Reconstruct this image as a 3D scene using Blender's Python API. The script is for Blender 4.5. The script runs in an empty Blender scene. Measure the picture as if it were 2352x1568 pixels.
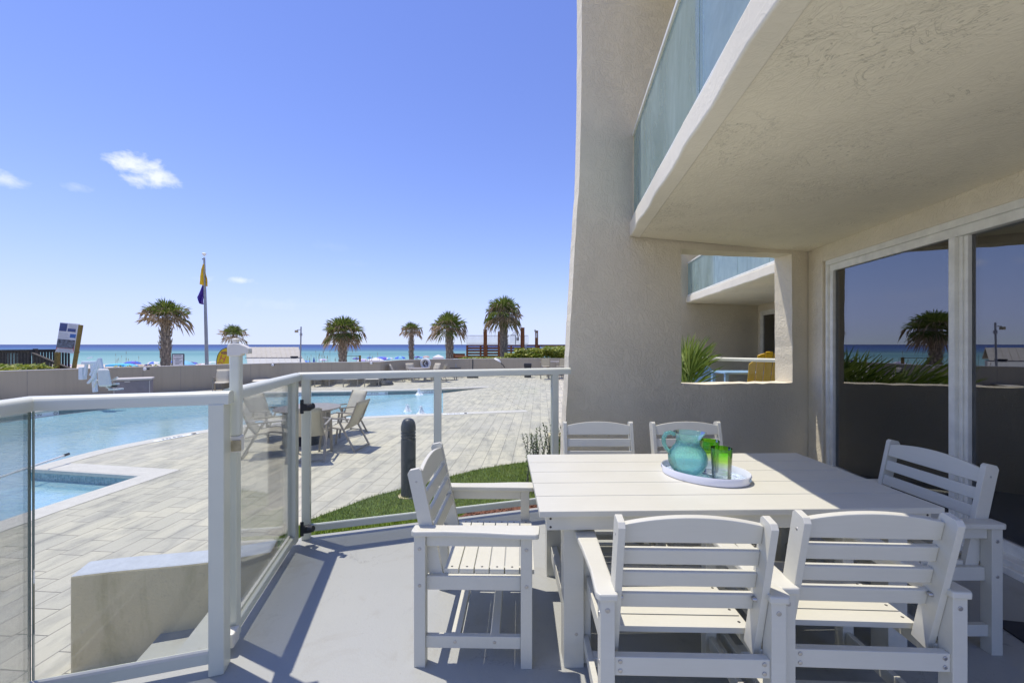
import bpy, bmesh, math, random
from mathutils import Vector, Matrix, Quaternion, noise as mnoise
from mathutils.geometry import tessellate_polygon
R = math.radians
SC = bpy.context.scene
COL = SC.collection

# ------------------------------------------------------------------ camera, sky, sun, exposure
CAM_H, F = 1.5, 925.0                      # eye height, focal length in 2352-wide pixels
cd = bpy.data.cameras.new('camera'); cam = bpy.data.objects.new('camera', cd); COL.objects.link(cam)
cam.location = (0, 0, CAM_H); cam.rotation_euler = (R(90), 0, 0)
cd.sensor_width = 36; cd.lens = F / 2352 * 36; cd.shift_y = 7 / 2352
cd.clip_start = 0.05; cd.clip_end = 80000
SC.camera = cam
SC.view_settings.view_transform = 'Standard'; SC.view_settings.look = 'None'
SC.view_settings.exposure = 1.05; SC.view_settings.gamma = 1
SC.cycles.use_denoising = True
SC.cycles.max_bounces = 10; SC.cycles.transparent_max_bounces = 24
SC.cycles.caustics_reflective = False; SC.cycles.caustics_refractive = False

TO_SUN = Vector((-0.285, 0.13, 1)).normalized()
SUN_EL = math.asin(TO_SUN.z); SUN_AZ = math.atan2(TO_SUN.x, TO_SUN.y)
sd = bpy.data.lights.new('sun', 'SUN'); sun = bpy.data.objects.new('sun', sd); COL.objects.link(sun)
sd.energy = 2.05; sd.angle = R(0.55); sd.color = (1, 0.935, 0.85)
sun.location = (-6, 3, 20); sun.rotation_euler = (-TO_SUN).to_track_quat('-Z', 'Y').to_euler()


class NT:
    """small node-tree helper"""
    def __init__(s, tree): s.t = tree; s.n = tree.nodes; s.l = tree.links
    def new(s, typ, **kw):
        n = s.n.new(typ)
        for k, v in kw.items(): setattr(n, k, v)
        return n
    def link(s, a, b): s.l.new(a, b)
    def put(s, sock, v):
        if hasattr(v, 'is_linked') or hasattr(v, 'links'): s.l.new(v, sock)
        else: sock.default_value = v
    def math(s, op, a, b=None, c=None, clamp=False):
        n = s.new('ShaderNodeMath', operation=op, use_clamp=clamp)
        s.put(n.inputs[0], a)
        if b is not None: s.put(n.inputs[1], b)
        if c is not None: s.put(n.inputs[2], c)
        return n.outputs[0]
    def mix(s, fac, a, b, mode='MIX'):
        n = s.new('ShaderNodeMix', data_type='RGBA', blend_type=mode)
        s.put(n.inputs[0], fac)
        s.put(n.inputs[6], a if not isinstance(a, tuple) else (*a[:3], 1))
        s.put(n.inputs[7], b if not isinstance(b, tuple) else (*b[:3], 1))
        return n.outputs[2]
    def ramp(s, fac, stops, interp='LINEAR'):
        n = s.new('ShaderNodeValToRGB'); cr = n.color_ramp; cr.interpolation = interp
        while len(cr.elements) < len(stops): cr.elements.new(0.5)
        for e, (p, c) in zip(cr.elements, stops):
            e.position = p; e.color = (c, c, c, 1) if not isinstance(c, tuple) else (*c[:3], 1)
        s.put(n.inputs[0], fac); return n.outputs[0]
    def noise(s, vec, scale, detail=4, rough=0.55, dist=0.0):
        n = s.new('ShaderNodeTexNoise'); n.inputs['Scale'].default_value = scale
        n.inputs['Detail'].default_value = detail; n.inputs['Roughness'].default_value = rough
        n.inputs['Distortion'].default_value = dist
        if vec is not None: s.link(vec, n.inputs['Vector'])
        return n.outputs[0]
    def mapping(s, vec, scale=(1, 1, 1), rot=(0, 0, 0), loc=(0, 0, 0)):
        n = s.new('ShaderNodeMapping'); n.inputs['Scale'].default_value = scale
        n.inputs['Rotation'].default_value = rot; n.inputs['Location'].default_value = loc
        s.link(vec, n.inputs['Vector']); return n.outputs[0]
    def bump(s, height, strength=0.4, dist=0.01, normal=None):
        n = s.new('ShaderNodeBump'); n.inputs['Strength'].default_value = strength
        n.inputs['Distance'].default_value = dist; s.put(n.inputs['Height'], height)
        if normal is not None: s.link(normal, n.inputs['Normal'])
        return n.outputs[0]


world = bpy.data.worlds.new('World'); SC.world = world; world.use_nodes = True
W = NT(world.node_tree); W.n.clear()
wo = W.new('ShaderNodeOutputWorld'); bg = W.new('ShaderNodeBackground'); W.link(bg.outputs[0], wo.inputs[0])
sky = W.new('ShaderNodeTexSky', sky_type='NISHITA'); sky.sun_disc = False
sky.sun_elevation = SUN_EL; sky.sun_rotation = SUN_AZ
sky.altitude = 0; sky.air_density = 1.0; sky.dust_density = 0.0; sky.ozone_density = 2.0
tc = W.new('ShaderNodeTexCoord'); sep = W.new('ShaderNodeSeparateXYZ'); W.link(tc.outputs['Generated'], sep.inputs[0])
dx, dy, dz = sep.outputs
az = W.math('ARCTAN2', dx, dy)
el = W.math('ARCTAN2', dz, W.math('SQRT', W.math('ADD', W.math('MULTIPLY', dx, dx), W.math('MULTIPLY', dy, dy))))
comb = W.new('ShaderNodeCombineXYZ'); W.link(az, comb.inputs[0]); W.link(el, comb.inputs[1])
cn = W.noise(comb.outputs[0], 26, 6, 0.6, 0.4)
cn2 = W.noise(W.mapping(comb.outputs[0], (1, 2.2, 1)), 60, 4, 0.6)
mask = None
#            azimuth  elev   half widths    opacity
for a0, e0, sa, se, op in [(-43.3, 17.9, 2.6, 1.15, .85), (-41.4, 17.3, 2.4, 1.0, .85), (-43.0, 16.7, 1.5, .8, .7), (-34.2, 7.5, 1.6, .45, .55),
                           (-37.2, 7.4, 1.2, .4, .22), (-52.0, 14.3, 1.8, .8, .6), (-47.2, 14.9, 1.1, .5, .25),
                           (-24.0, 12.5, 2.5, .7, .05), (-21.5, 10.6, 3.0, .5, .03), (-30.0, 5.0, 5.0, .8, .10)]:
    rx = W.math('DIVIDE', W.math('SUBTRACT', az, R(a0)), R(sa)); ry = W.math('DIVIDE', W.math('SUBTRACT', el, R(e0)), R(se))
    rr = W.math('SQRT', W.math('ADD', W.math('MULTIPLY', rx, rx), W.math('MULTIPLY', ry, ry)))
    rr = W.math('ADD', rr, W.math('MULTIPLY', W.math('SUBTRACT', cn, 0.5), 2.4))
    rr = W.math('ADD', rr, W.math('MULTIPLY', W.math('SUBTRACT', cn2, 0.5), 0.9))
    m = W.math('MULTIPLY', W.math('SMOOTH_MIN', W.math('MAXIMUM', W.math('SUBTRACT', 1.0, rr), 0.0), 1.0, 0.3), op)
    mask = m if mask is None else W.math('MAXIMUM', mask, m)
hs = W.new('ShaderNodeHueSaturation'); hs.inputs['Hue'].default_value = 0.518; hs.inputs['Saturation'].default_value = 1.06
W.link(sky.outputs[0], hs.inputs['Color'])
hc = W.mix(1.0, hs.outputs[0], (0.93, 0.96, 1.16), 'MULTIPLY')
sp_ = W.new('ShaderNodeSeparateColor'); W.link(hc, sp_.inputs[0]); cb_ = W.new('ShaderNodeCombineColor')
for i_, lim in enumerate((4.0, 4.65, 8.5)):        # pale haze: the sky levels off toward the horizon
    q_ = W.math('DIVIDE', sp_.outputs[i_], lim); W.link(W.math('DIVIDE', sp_.outputs[i_], W.math('POWER', W.math('ADD', W.math('POWER', q_, 3.0), 1.0), 0.3333)), cb_.inputs[i_])
skyc = cb_.outputs[0]
W.link(W.mix(mask, skyc, (5.6, 5.8, 6.6)), bg.inputs[0])
bg.inputs[1].default_value = 0.092


# ------------------------------------------------------------------ materials
MATS = {}
def principled(name):
    m = bpy.data.materials.new(name); m.use_nodes = True; T = NT(m.node_tree)
    b = T.n['Principled BSDF']; MATS[name] = m
    return m, T, b
def tone(c, f): return tuple(min(1, x * f) for x in c[:3])
def simple(name, col, rough=0.5, var=0.12, scale=6, bump=0.0, bscale=80, metal=0.0, spec=0.5, stretch=None):
    m, T, b = principled(name)
    g = T.new('ShaderNodeTexCoord').outputs['Object']
    v = g if stretch is None else T.mapping(g, stretch)
    n = T.noise(v, scale, 5, 0.6)
    T.link(T.mix(T.ramp(n, [(0.3, 0.0), (0.7, 1.0)]), tone(col, 1 - var), tone(col, 1 + var)), b.inputs['Base Color'])
    b.inputs['Roughness'].default_value = rough; b.inputs['Metallic'].default_value = metal
    b.inputs['Specular IOR Level'].default_value = spec
    if bump: T.link(T.bump(T.noise(v, bscale, 4), bump, 0.004), b.inputs['Normal'])
    return m

# white recycled-plastic lumber with a very faint wood grain
m, T, b = principled('white_lumber')
g = T.new('ShaderNodeTexCoord').outputs['Object']
oi = T.new('ShaderNodeObjectInfo')
n = T.noise(T.mapping(g, (3, 30, 30)), 3, 4, 0.6)
n2 = T.noise(g, 5, 3)
c = T.mix(n, (0.605, 0.59, 0.49), (0.66, 0.645, 0.545))
T.link(T.mix(T.ramp(n2, [(.35, 0.), (.75, .35)]), c, (0.57, 0.55, 0.44)), b.inputs['Base Color'])
b.inputs['Roughness'].default_value = 0.42
T.link(T.bump(T.noise(T.mapping(g, (8, 160, 160)), 3, 3), 0.16, 0.002), b.inputs['Normal'])
simple('steel', (0.45, 0.44, 0.42), 0.35, 0.2, 40, metal=0.9)
simple('dark_screw', (0.07, 0.065, 0.06), 0.45, 0.2, 40, metal=0.6)
simple('white_vinyl', (0.68, 0.69, 0.57), 0.38, 0.04, 3)
simple('cream_vinyl', (0.74, 0.71, 0.62), 0.42, 0.06, 5)
simple('latch_tan', (0.42, 0.36, 0.22), 0.4, 0.25, 30)
simple('black_plastic', (0.022, 0.023, 0.026), 0.45, 0.2, 20)
simple('white_trim', (0.82, 0.81, 0.71), 0.5, 0.10, 9, 0.25, 60)
simple('track_white', (0.62, 0.62, 0.58), 0.45, 0.10, 12)

# skip-trowel stucco
def stucco(name, col, big=1.0, pits=False):
    m, T, b = principled(name)
    g = T.new('ShaderNodeNewGeometry').outputs['Position']
    stain = T.noise(g, 1.1, 5, 0.6)
    c = T.mix(T.ramp(stain, [(0.35, 0.0), (0.68, 1.0)]), tone(col, 0.92), tone(col, 1.05))
    r1 = T.noise(g, 9, 4, 0.55, 2.2)
    ridg = T.ramp(T.math('ABSOLUTE', T.math('SUBTRACT', r1, 0.5)), [(0.0, 1.0), (0.07, 0.25), (0.2, 0.0)])
    r2 = T.noise(T.mapping(g, (1, 1, .45)), 22, 4, 0.6, 1.2)
    fine = T.noise(g, 120, 3, 0.6)
    h = T.math('ADD', T.math('MULTIPLY', ridg, 0.55), T.math('ADD', T.math('MULTIPLY', r2, 0.9), T.math('MULTIPLY', fine, 0.12)))
    if pits:
        pz = T.new('ShaderNodeTexVoronoi'); pz.inputs['Scale'].default_value = 26; T.link(g, pz.inputs['Vector'])
        zone = T.ramp(T.noise(g, 1.6, 3, .6, .5), [(0.47, 0.0), (0.62, 1.0)])
        dots = T.math('MULTIPLY', T.ramp(pz.outputs['Distance'], [(0.10, 1.0), (0.24, 0.0)]), zone)
        crack = T.math('MULTIPLY', T.ramp(T.math('ABSOLUTE', T.math('SUBTRACT', T.noise(g, 4.5, 4, .6, 1.5), .5)), [(0.0, 1.0), (0.012, 0.0)]), zone)
        dots = T.math('MAXIMUM', dots, crack)
        h = T.math('SUBTRACT', h, T.math('MULTIPLY', dots, 0.9))
        c = T.mix(T.math('MULTIPLY', dots, 0.35), c, tone(col, 0.45))
    T.link(c, b.inputs['Base Color'])
    b.inputs['Roughness'].default_value = 0.85; b.inputs['Specular IOR Level'].default_value = 0.2
    h = T.math('MULTIPLY', h, T.ramp(T.noise(g, .9, 3, .6, .4), [(.35, .35), (.62, 1.)]))
    T.link(T.bump(h, 0.6 * big, 0.010), b.inputs['Normal'])
    return m
stucco('stucco_wall', (0.79, 0.72, 0.55), 1.25)
stucco('stucco_soffit', (0.90, 0.83, 0.64), 0.9, True)
stucco('stucco_fascia', (0.85, 0.79, 0.63), 0.4)
m, T, b = principled('pool_wall_paint')
g = T.new('ShaderNodeNewGeometry').outputs['Position']
c = T.mix(T.noise(g, .5, 4), (0.42, 0.365, 0.265), (0.47, 0.41, 0.305))
c = T.mix(T.ramp(T.noise(T.mapping(g, (2.4, 2.4, .12)), 1.5, 5, .7), [(.50, 0.), (.75, .5)]), c, (0.33, 0.28, 0.21))
T.link(c, b.inputs['Base Color']); b.inputs['Roughness'].default_value = 0.8
simple('pool_wall_cap', (0.55, 0.52, 0.47), 0.8, 0.06, 3)

# painted concrete patio
m, T, b = principled('patio_paint')
g = T.new('ShaderNodeNewGeometry').outputs['Position']
n = T.noise(g, 1.6, 6, 0.6); sp = T.noise(g, 70, 2, 0.7); st = T.noise(g, 3.1, 5, .7, .6)
c = T.mix(n, (0.35, 0.357, 0.325), (0.40, 0.407, 0.37))
c = T.mix(T.ramp(sp, [(0.66, 0.0), (0.74, 0.5)]), c, (0.22, 0.20, 0.17))
c = T.mix(T.ramp(st, [(0.56, 0.0), (0.76, 0.5)]), c, (0.28, 0.255, 0.20))
c = T.mix(T.ramp(T.noise(T.mapping(g, (1, .5, 1)), 5.5, 6, .7, 1.0), [(0.60, 0.0), (0.74, 0.45)]), c, (0.24, 0.245, 0.235))
crk = T.math('MULTIPLY', T.ramp(T.math('ABSOLUTE', T.math('SUBTRACT', T.noise(g, 1.3, 7, .65, .6), .5)), [(0., 1.), (.004, 0.)]), T.ramp(T.noise(g, .9, 2), [(.5, 0.), (.6, .6)]))
c = T.mix(crk, c, (0.15, 0.14, 0.12))
T.link(c, b.inputs['Base Color']); b.inputs['Roughness'].default_value = 0.55
T.link(T.bump(T.noise(g, 60, 5, .6), 0.3, 0.004), b.inputs['Normal'])

# pale plank pavers in running bond
m, T, b = principled('pavers')
g = T.new('ShaderNodeNewGeometry').outputs['Position']
v = T.mapping(g, (1, 1, 1), (0, 0, R(-86)))
br = T.new('ShaderNodeTexBrick'); br.offset = 0.37; br.offset_frequency = 2; br.squash = 0.62; br.squash_frequency = 3
br.inputs['Scale'].default_value = 1.0; br.inputs['Brick Width'].default_value = 0.44; br.inputs['Row Height'].default_value = 0.235
br.inputs['Mortar Size'].default_value = 0.004; br.inputs['Mortar Smooth'].default_value = 0.3; br.inputs['Bias'].default_value = -0.1
br.inputs['Color1'].default_value = (0.60, 0.555, 0.41, 1); br.inputs['Color2'].default_value = (0.47, 0.445, 0.35, 1)
br.inputs['Mortar'].default_value = (0.17, 0.155, 0.13, 1); T.link(v, br.inputs['Vector'])
cl = T.noise(T.mapping(v, (0.9, 2.6, 1)), 1.9, 5, 0.65, 0.3)
c = T.mix(T.ramp(cl, [(0.47, 0.0), (0.68, 0.68)]), br.outputs['Color'], (0.25, 0.245, 0.21))
c = T.mix(T.ramp(T.noise(g, 0.7, 3), [(0.4, 0.0), (0.7, 0.3)]), c, (0.62, 0.575, 0.48))
c = T.mix(T.math('MULTIPLY', br.outputs['Fac'], 0.85), c, (0.17, 0.155, 0.13))
T.link(c, b.inputs['Base Color']); b.inputs['Roughness'].default_value = 0.75; b.inputs['Specular IOR Level'].default_value = 0.25
hh = T.math('SUBTRACT', T.math('MULTIPLY', T.noise(g, 90, 3), 0.25), br.outputs['Fac'])
T.link(T.bump(hh, 0.4, 0.006), b.inputs['Normal'])

simple('coping', (0.62, 0.585, 0.50), 0.7, 0.07, 12, 0.2, 120)
simple('pool_plaster', (0.46, 0.84, 0.95), 0.6, 0.06, 1.2)
simple('shelf_plaster', (0.78, 0.86, 0.86), 0.6, 0.06, 3)
simple('navy_tile', (0.02, 0.05, 0.25), 0.2, 0.2, 40)
m, T, b = principled('mosaic_tile')
g = T.new('ShaderNodeNewGeometry').outputs['Position']
def grid(T, v, s):
    f = T.math('FRACT', T.math('MULTIPLY', v, s)); return T.math('GREATER_THAN', T.math('ABSOLUTE', T.math('SUBTRACT', f, 0.5)), 0.44)
sx = T.new('ShaderNodeSeparateXYZ'); T.link(g, sx.inputs[0])
ln = T.math('MAXIMUM', grid(T, T.math('ADD', sx.outputs[0], T.math('MULTIPLY', sx.outputs[1], 1.0)), 34), grid(T, sx.outputs[2], 38))
wn = T.new('ShaderNodeTexWhiteNoise'); sn = T.new('ShaderNodeVectorMath', operation='SNAP'); sn.inputs[1].default_value = (.03, .03, .027)
T.link(g, sn.inputs[0]); T.link(sn.outputs[0], wn.inputs['Vector'])
c = T.mix(wn.outputs['Value'], (0.05, 0.20, 0.25), (0.24, 0.44, 0.46))
T.link(T.mix(ln, c, (0.38, 0.42, 0.40)), b.inputs['Base Color']); b.inputs['Roughness'].default_value = 0.2
simple('far_tile', (0.11, 0.22, 0.24), 0.3, 0.25, 8)

# water: clear tinted sheet that mirrors the sky
def water(name, tint, diff, dfac, scale, strength):
    m = bpy.data.materials.new(name); m.use_nodes = True; MATS[name] = m; T = NT(m.node_tree); T.n.clear()
    o = T.new('ShaderNodeOutputMaterial'); g = T.new('ShaderNodeNewGeometry').outputs['Position']
    h = T.math('ADD', T.noise(T.mapping(g, (1, 1.5, 1)), scale, 4, .6, .8), T.math('MULTIPLY', T.noise(g, scale * 3.4, 3, .6, .5), .4))
    nb = T.bump(h, strength, 0.05)
    tr = T.new('ShaderNodeBsdfTransparent'); tr.inputs[0].default_value = (*tint, 1)
    df = T.new('ShaderNodeBsdfDiffuse'); T.link(nb, df.inputs['Normal'])
    glint_streaks = T.noise(T.mapping(g, (1, 2.6, 1), (0, 0, .5)), scale * .55, 6, .68, 1.6)  # pale streaks: ripple glints painted into the diffuse colour
    T.link(T.mix(T.ramp(glint_streaks, [(.40, 0.), (.66, 1.)]), diff, tuple(min(1, x * 1.3 + .22) for x in diff)), df.inputs[0])
    gl = T.new('ShaderNodeBsdfGlossy'); gl.inputs['Roughness'].default_value = 0.06; T.link(nb, gl.inputs['Normal'])
    fr = T.new('ShaderNodeFresnel'); fr.inputs[0].default_value = 1.33; T.link(nb, fr.inputs['Normal'])
    m1 = T.new('ShaderNodeMixShader'); m1.inputs[0].default_value = dfac; T.link(tr.outputs[0], m1.inputs[1]); T.link(df.outputs[0], m1.inputs[2])
    m2 = T.new('ShaderNodeMixShader'); T.link(T.math('MULTIPLY', fr.outputs[0], 0.50), m2.inputs[0]); T.link(m1.outputs[0], m2.inputs[1]); T.link(gl.outputs[0], m2.inputs[2])
    T.link(m2.outputs[0], o.inputs[0]); return m
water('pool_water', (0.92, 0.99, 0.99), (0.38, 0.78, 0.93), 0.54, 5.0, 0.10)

# sea, coloured by its depth zones parallel to the shore
m, T, b = principled('sea_water')
g = T.new('ShaderNodeNewGeometry').outputs['Position']
sy = T.new('ShaderNodeSeparateXYZ'); T.link(g, sy.inputs[0])
yy = T.math('ADD', sy.outputs[1], T.math('MULTIPLY', T.math('SUBTRACT', T.noise(T.mapping(g, (.004, .03, 1)), 1, 3), .5), 60))
lg = T.math('DIVIDE', T.math('LOGARITHM', T.math('MAXIMUM', T.math('DIVIDE', yy, 100), 1.0), 10.0), 2.0)
c = T.ramp(lg, [(0.0, (0.27, 0.43, 0.40)), (0.12, (0.20, 0.37, 0.35)), (0.19, (0.12, 0.27, 0.28)), (0.235, (0.17, 0.33, 0.32)), (0.285, (0.085, 0.18, 0.25)),
                (0.36, (0.075, 0.15, 0.29)), (0.45, (0.055, 0.105, 0.25)), (0.7, (0.042, 0.075, 0.20)), (1.0, (0.035, 0.055, 0.16))])
T.link(c, b.inputs['Base Color']); b.inputs['Roughness'].default_value = 0.6; b.inputs['Specular IOR Level'].default_value = 0.12
T.link(T.bump(T.noise(T.mapping(g, (.3, 1, 1)), 0.5, 4), 0.5, 0.3), b.inputs['Normal'])
simple('sand', (0.60, 0.53, 0.43), 0.95, 0.08, 0.8, 0.3, 6)

# panes
def pane(name, tint, refl, ior=1.5, film_sheen=None, ffac=0.0):
    m = bpy.data.materials.new(name); m.use_nodes = True; MATS[name] = m; T = NT(m.node_tree); T.n.clear()
    o = T.new('ShaderNodeOutputMaterial')
    tr = T.new('ShaderNodeBsdfTransparent'); tr.inputs[0].default_value = (*tint, 1)
    gl = T.new('ShaderNodeBsdfGlossy'); gl.inputs['Roughness'].default_value = 0.0
    fr = T.new('ShaderNodeFresnel'); fr.inputs[0].default_value = ior
    base = tr.outputs[0]
    g = T.new('ShaderNodeNewGeometry')
    if film_sheen:
        df = T.new('ShaderNodeBsdfDiffuse'); df.inputs[0].default_value = (*film_sheen, 1)
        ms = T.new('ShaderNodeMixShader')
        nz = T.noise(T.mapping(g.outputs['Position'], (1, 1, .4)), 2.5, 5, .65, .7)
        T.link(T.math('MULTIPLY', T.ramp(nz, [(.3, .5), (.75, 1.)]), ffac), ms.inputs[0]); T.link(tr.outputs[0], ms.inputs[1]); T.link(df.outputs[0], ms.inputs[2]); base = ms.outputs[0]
    m2 = T.new('ShaderNodeMixShader')
    T.link(T.math('MULTIPLY', fr.outputs[0], refl), m2.inputs[0]); T.link(base, m2.inputs[1]); T.link(gl.outputs[0], m2.inputs[2])
    T.link(m2.outputs[0], o.inputs[0]); return m
pane('clear_glass', (0.965, 0.985, 0.975), 0.6, 1.45, (0.7, 0.76, 0.74), 0.05)
pane('balcony_glass', (0.72, 0.87, 0.83), 0.6, 1.5, (0.60, 0.74, 0.69), 0.55)  # diffuse layer holds the green glass tone plus a painted streaky reflection
simple('glass_edge', (0.09, 0.16, 0.14), 0.2, 0.1, 10)
# dark tinted door glass: mirrors part of the light, dim room behind
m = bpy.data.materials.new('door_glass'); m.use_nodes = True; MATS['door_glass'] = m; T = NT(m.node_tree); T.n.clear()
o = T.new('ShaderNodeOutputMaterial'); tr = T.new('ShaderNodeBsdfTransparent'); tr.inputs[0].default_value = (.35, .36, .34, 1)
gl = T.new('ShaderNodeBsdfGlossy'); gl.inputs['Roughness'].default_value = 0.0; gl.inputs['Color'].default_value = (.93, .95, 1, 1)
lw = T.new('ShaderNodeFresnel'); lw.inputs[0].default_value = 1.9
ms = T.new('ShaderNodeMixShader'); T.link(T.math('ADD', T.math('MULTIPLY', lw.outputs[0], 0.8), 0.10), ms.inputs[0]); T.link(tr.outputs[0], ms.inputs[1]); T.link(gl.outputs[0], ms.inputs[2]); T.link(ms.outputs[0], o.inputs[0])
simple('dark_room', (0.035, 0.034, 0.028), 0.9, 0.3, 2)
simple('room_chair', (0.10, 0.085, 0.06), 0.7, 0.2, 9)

# artificial turf
m, T, b = principled('turf')
g = T.new('ShaderNodeNewGeometry').outputs['Position']; rp = T.new('ShaderNodeNewGeometry').outputs['Random Per Island']
c = T.mix(rp, (0.13, 0.185, 0.004), (0.33, 0.41, 0.012))
T.link(T.mix(T.ramp(T.noise(g, 3, 3), [(.4, 0.), (.7, .5)]), c, (0.34, 0.40, 0.02)), b.inputs['Base Color']); b.inputs['Roughness'].default_value = 0.6
simple('turf_base', (0.085, 0.135, 0.010), 0.9, 0.3, 20, 0.5, 150)
def leafy(name, c1, c2, trans=0.25):
    m, T, b = principled(name)
    gn = T.new('ShaderNodeNewGeometry')
    T.link(T.mix(gn.outputs['Random Per Island'], c1, c2), b.inputs['Base Color']); b.inputs['Roughness'].default_value = 0.5
    b.inputs['Specular IOR Level'].default_value = 0.35
    tl = T.new('ShaderNodeBsdfTranslucent'); T.link(T.mix(gn.outputs['Random Per Island'], tone(c1, 1.6), tone(c2, 1.6)), tl.inputs[0])
    ms = T.new('ShaderNodeMixShader'); ms.inputs[0].default_value = trans
    T.link(b.outputs[0], ms.inputs[1]); T.link(tl.outputs[0], ms.inputs[2]); T.link(ms.outputs[0], T.n['Material Output'].inputs[0]); return m
leafy('palm_green', (0.085, 0.14, 0.022), (0.22, 0.26, 0.06))
leafy('palm_dry', (0.28, 0.21, 0.12), (0.52, 0.42, 0.28))
leafy('palmetto_green', (0.09, 0.16, 0.018), (0.27, 0.34, 0.06))
leafy('shrub_green', (0.045, 0.095, 0.02), (0.12, 0.18, 0.04))
leafy('dune_green', (0.10, 0.17, 0.02), (0.38, 0.38, 0.07))
leafy('holly_green', (0.035, 0.07, 0.018), (0.13, 0.18, 0.05), .1)
simple('palm_trunk', (0.22, 0.185, 0.14), 0.9, 0.4, 9, 0.6, 40)
simple('palm_boot', (0.33, 0.28, 0.21), 0.9, 0.35, 9)
simple('mulch', (0.15, 0.065, 0.035), 0.95, 0.5, 40, 0.8, 70)
m, T, b = principled('old_concrete')
g = T.new('ShaderNodeNewGeometry').outputs['Position']
c = T.mix(T.noise(g, 2.2, 5, .6), (0.58, 0.49, 0.29), (0.68, 0.59, 0.375))
c = T.mix(T.ramp(T.noise(T.mapping(g, (3, 3, .8)), 1.6, 5, .7, .4), [(.54, 0.), (.72, .65)]), c, (0.36, 0.31, 0.15))
c = T.mix(T.ramp(T.noise(g, 34, 4, .7), [(.60, 0.), (.72, .5)]), c, (0.38, 0.33, 0.24))
T.link(c, b.inputs['Base Color']); b.inputs['Roughness'].default_value = 0.85
T.link(T.bump(T.math('ADD', T.noise(g, 60, 4), T.noise(g, 12, 4)), 0.5, 0.006), b.inputs['Normal'])
simple('wall_cap_paint', (0.47, 0.50, 0.53), 0.7, 0.08, 20, 0.3, 90)
simple('bollard_paint', (0.045, 0.05, 0.055), 0.42, 0.15, 12)
simple('taupe_frame', (0.30, 0.265, 0.205), 0.5, 0.12, 10)
simple('sling_fabric', (0.50, 0.46, 0.35), 0.75, 0.10, 60)
simple('sling_pale', (0.64, 0.60, 0.48), 0.75, 0.10, 60)
simple('table_slate', (0.31, 0.28, 0.235), 0.5, 0.12, 10)
simple('weathered_wood', (0.085, 0.075, 0.058), 0.9, 0.35, 9)
simple('treated_wood', (0.22, 0.165, 0.045), 0.8, 0.25, 7)
simple('brown_boards', (0.25, 0.095, 0.035), 0.8, 0.35, 7)
simple('rust_steel', (0.27, 0.105, 0.035), 0.8, 0.3, 7)
simple('galvanised', (0.42, 0.43, 0.43), 0.5, 0.12, 6)
simple('grey_pole', (0.34, 0.36, 0.37), 0.5, 0.1, 6)
simple('metal_roof', (0.44, 0.41, 0.33), 0.6, 0.07, 2)
simple('metal_roof_pale', (0.48, 0.48, 0.43), 0.6, 0.06, 2)
simple('white_paint', (0.78, 0.78, 0.76), 0.5, 0.05, 5)
simple('lift_white', (0.66, 0.74, 0.76), 0.4, 0.05, 8)
simple('lift_ivory', (0.70, 0.70, 0.63), 0.5, 0.05, 8)
simple('box_grey', (0.24, 0.22, 0.23), 0.7, 0.1, 5)
simple('ink', (0.03, 0.03, 0.035), 0.6, 0.1, 20)
simple('red_paint', (0.5, 0.04, 0.03), 0.5, 0.1, 20)
simple('sign_white', (0.66, 0.68, 0.70), 0.6, 0.05, 6)
simple('sign_navy', (0.05, 0.08, 0.22), 0.6, 0.15, 6)
simple('sign_blue', (0.05, 0.15, 0.42), 0.6, 0.3, 6)
simple('sign_photo', (0.12, 0.14, 0.17), 0.6, 0.9, 9)
simple('sign_text', (0.40, 0.43, 0.48), 0.6, 0.1, 6)
simple('yellow_cloth', (0.86, 0.56, 0.02), 0.7, 0.15, 4)
simple('purple_cloth', (0.10, 0.05, 0.36), 0.7, 0.15, 4)
simple('banner_yellow', (0.80, 0.60, 0.02), 0.6, 0.06, 4)
simple('banner_red', (0.66, 0.11, 0.10), 0.6, 0.1, 4)
simple('banner_brown', (0.40, 0.20, 0.08), 0.6, 0.4, 9)
simple('yellow_plastic', (0.78, 0.46, 0.01), 0.42, 0.08, 5)
simple('blue_plastic', (0.30, 0.48, 0.68), 0.45, 0.08, 5)
simple('tray_white', (0.78, 0.79, 0.84), 0.22, 0.03, 5)
simple('foam_white', (0.93, 0.95, 0.95), 0.9, 0.05, 9)
simple('rope_blue', (0.10, 0.12, 0.30), 0.8, 0.1, 9)
m, T, b = principled('tray_print')
g = T.new('ShaderNodeTexCoord').outputs['Object']
w1 = T.noise(T.mapping(g, (1, 1.6, 1)), 17, 3, .5, 2.6)
T.link(T.mix(T.ramp(T.math('ABSOLUTE', T.math('SUBTRACT', w1, .52)), [(.015, 1.), (.05, 0.)]), (0.62, 0.74, 0.82), (0.05, 0.07, 0.26)), b.inputs['Base Color']); b.inputs['Roughness'].default_value = .25
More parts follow.
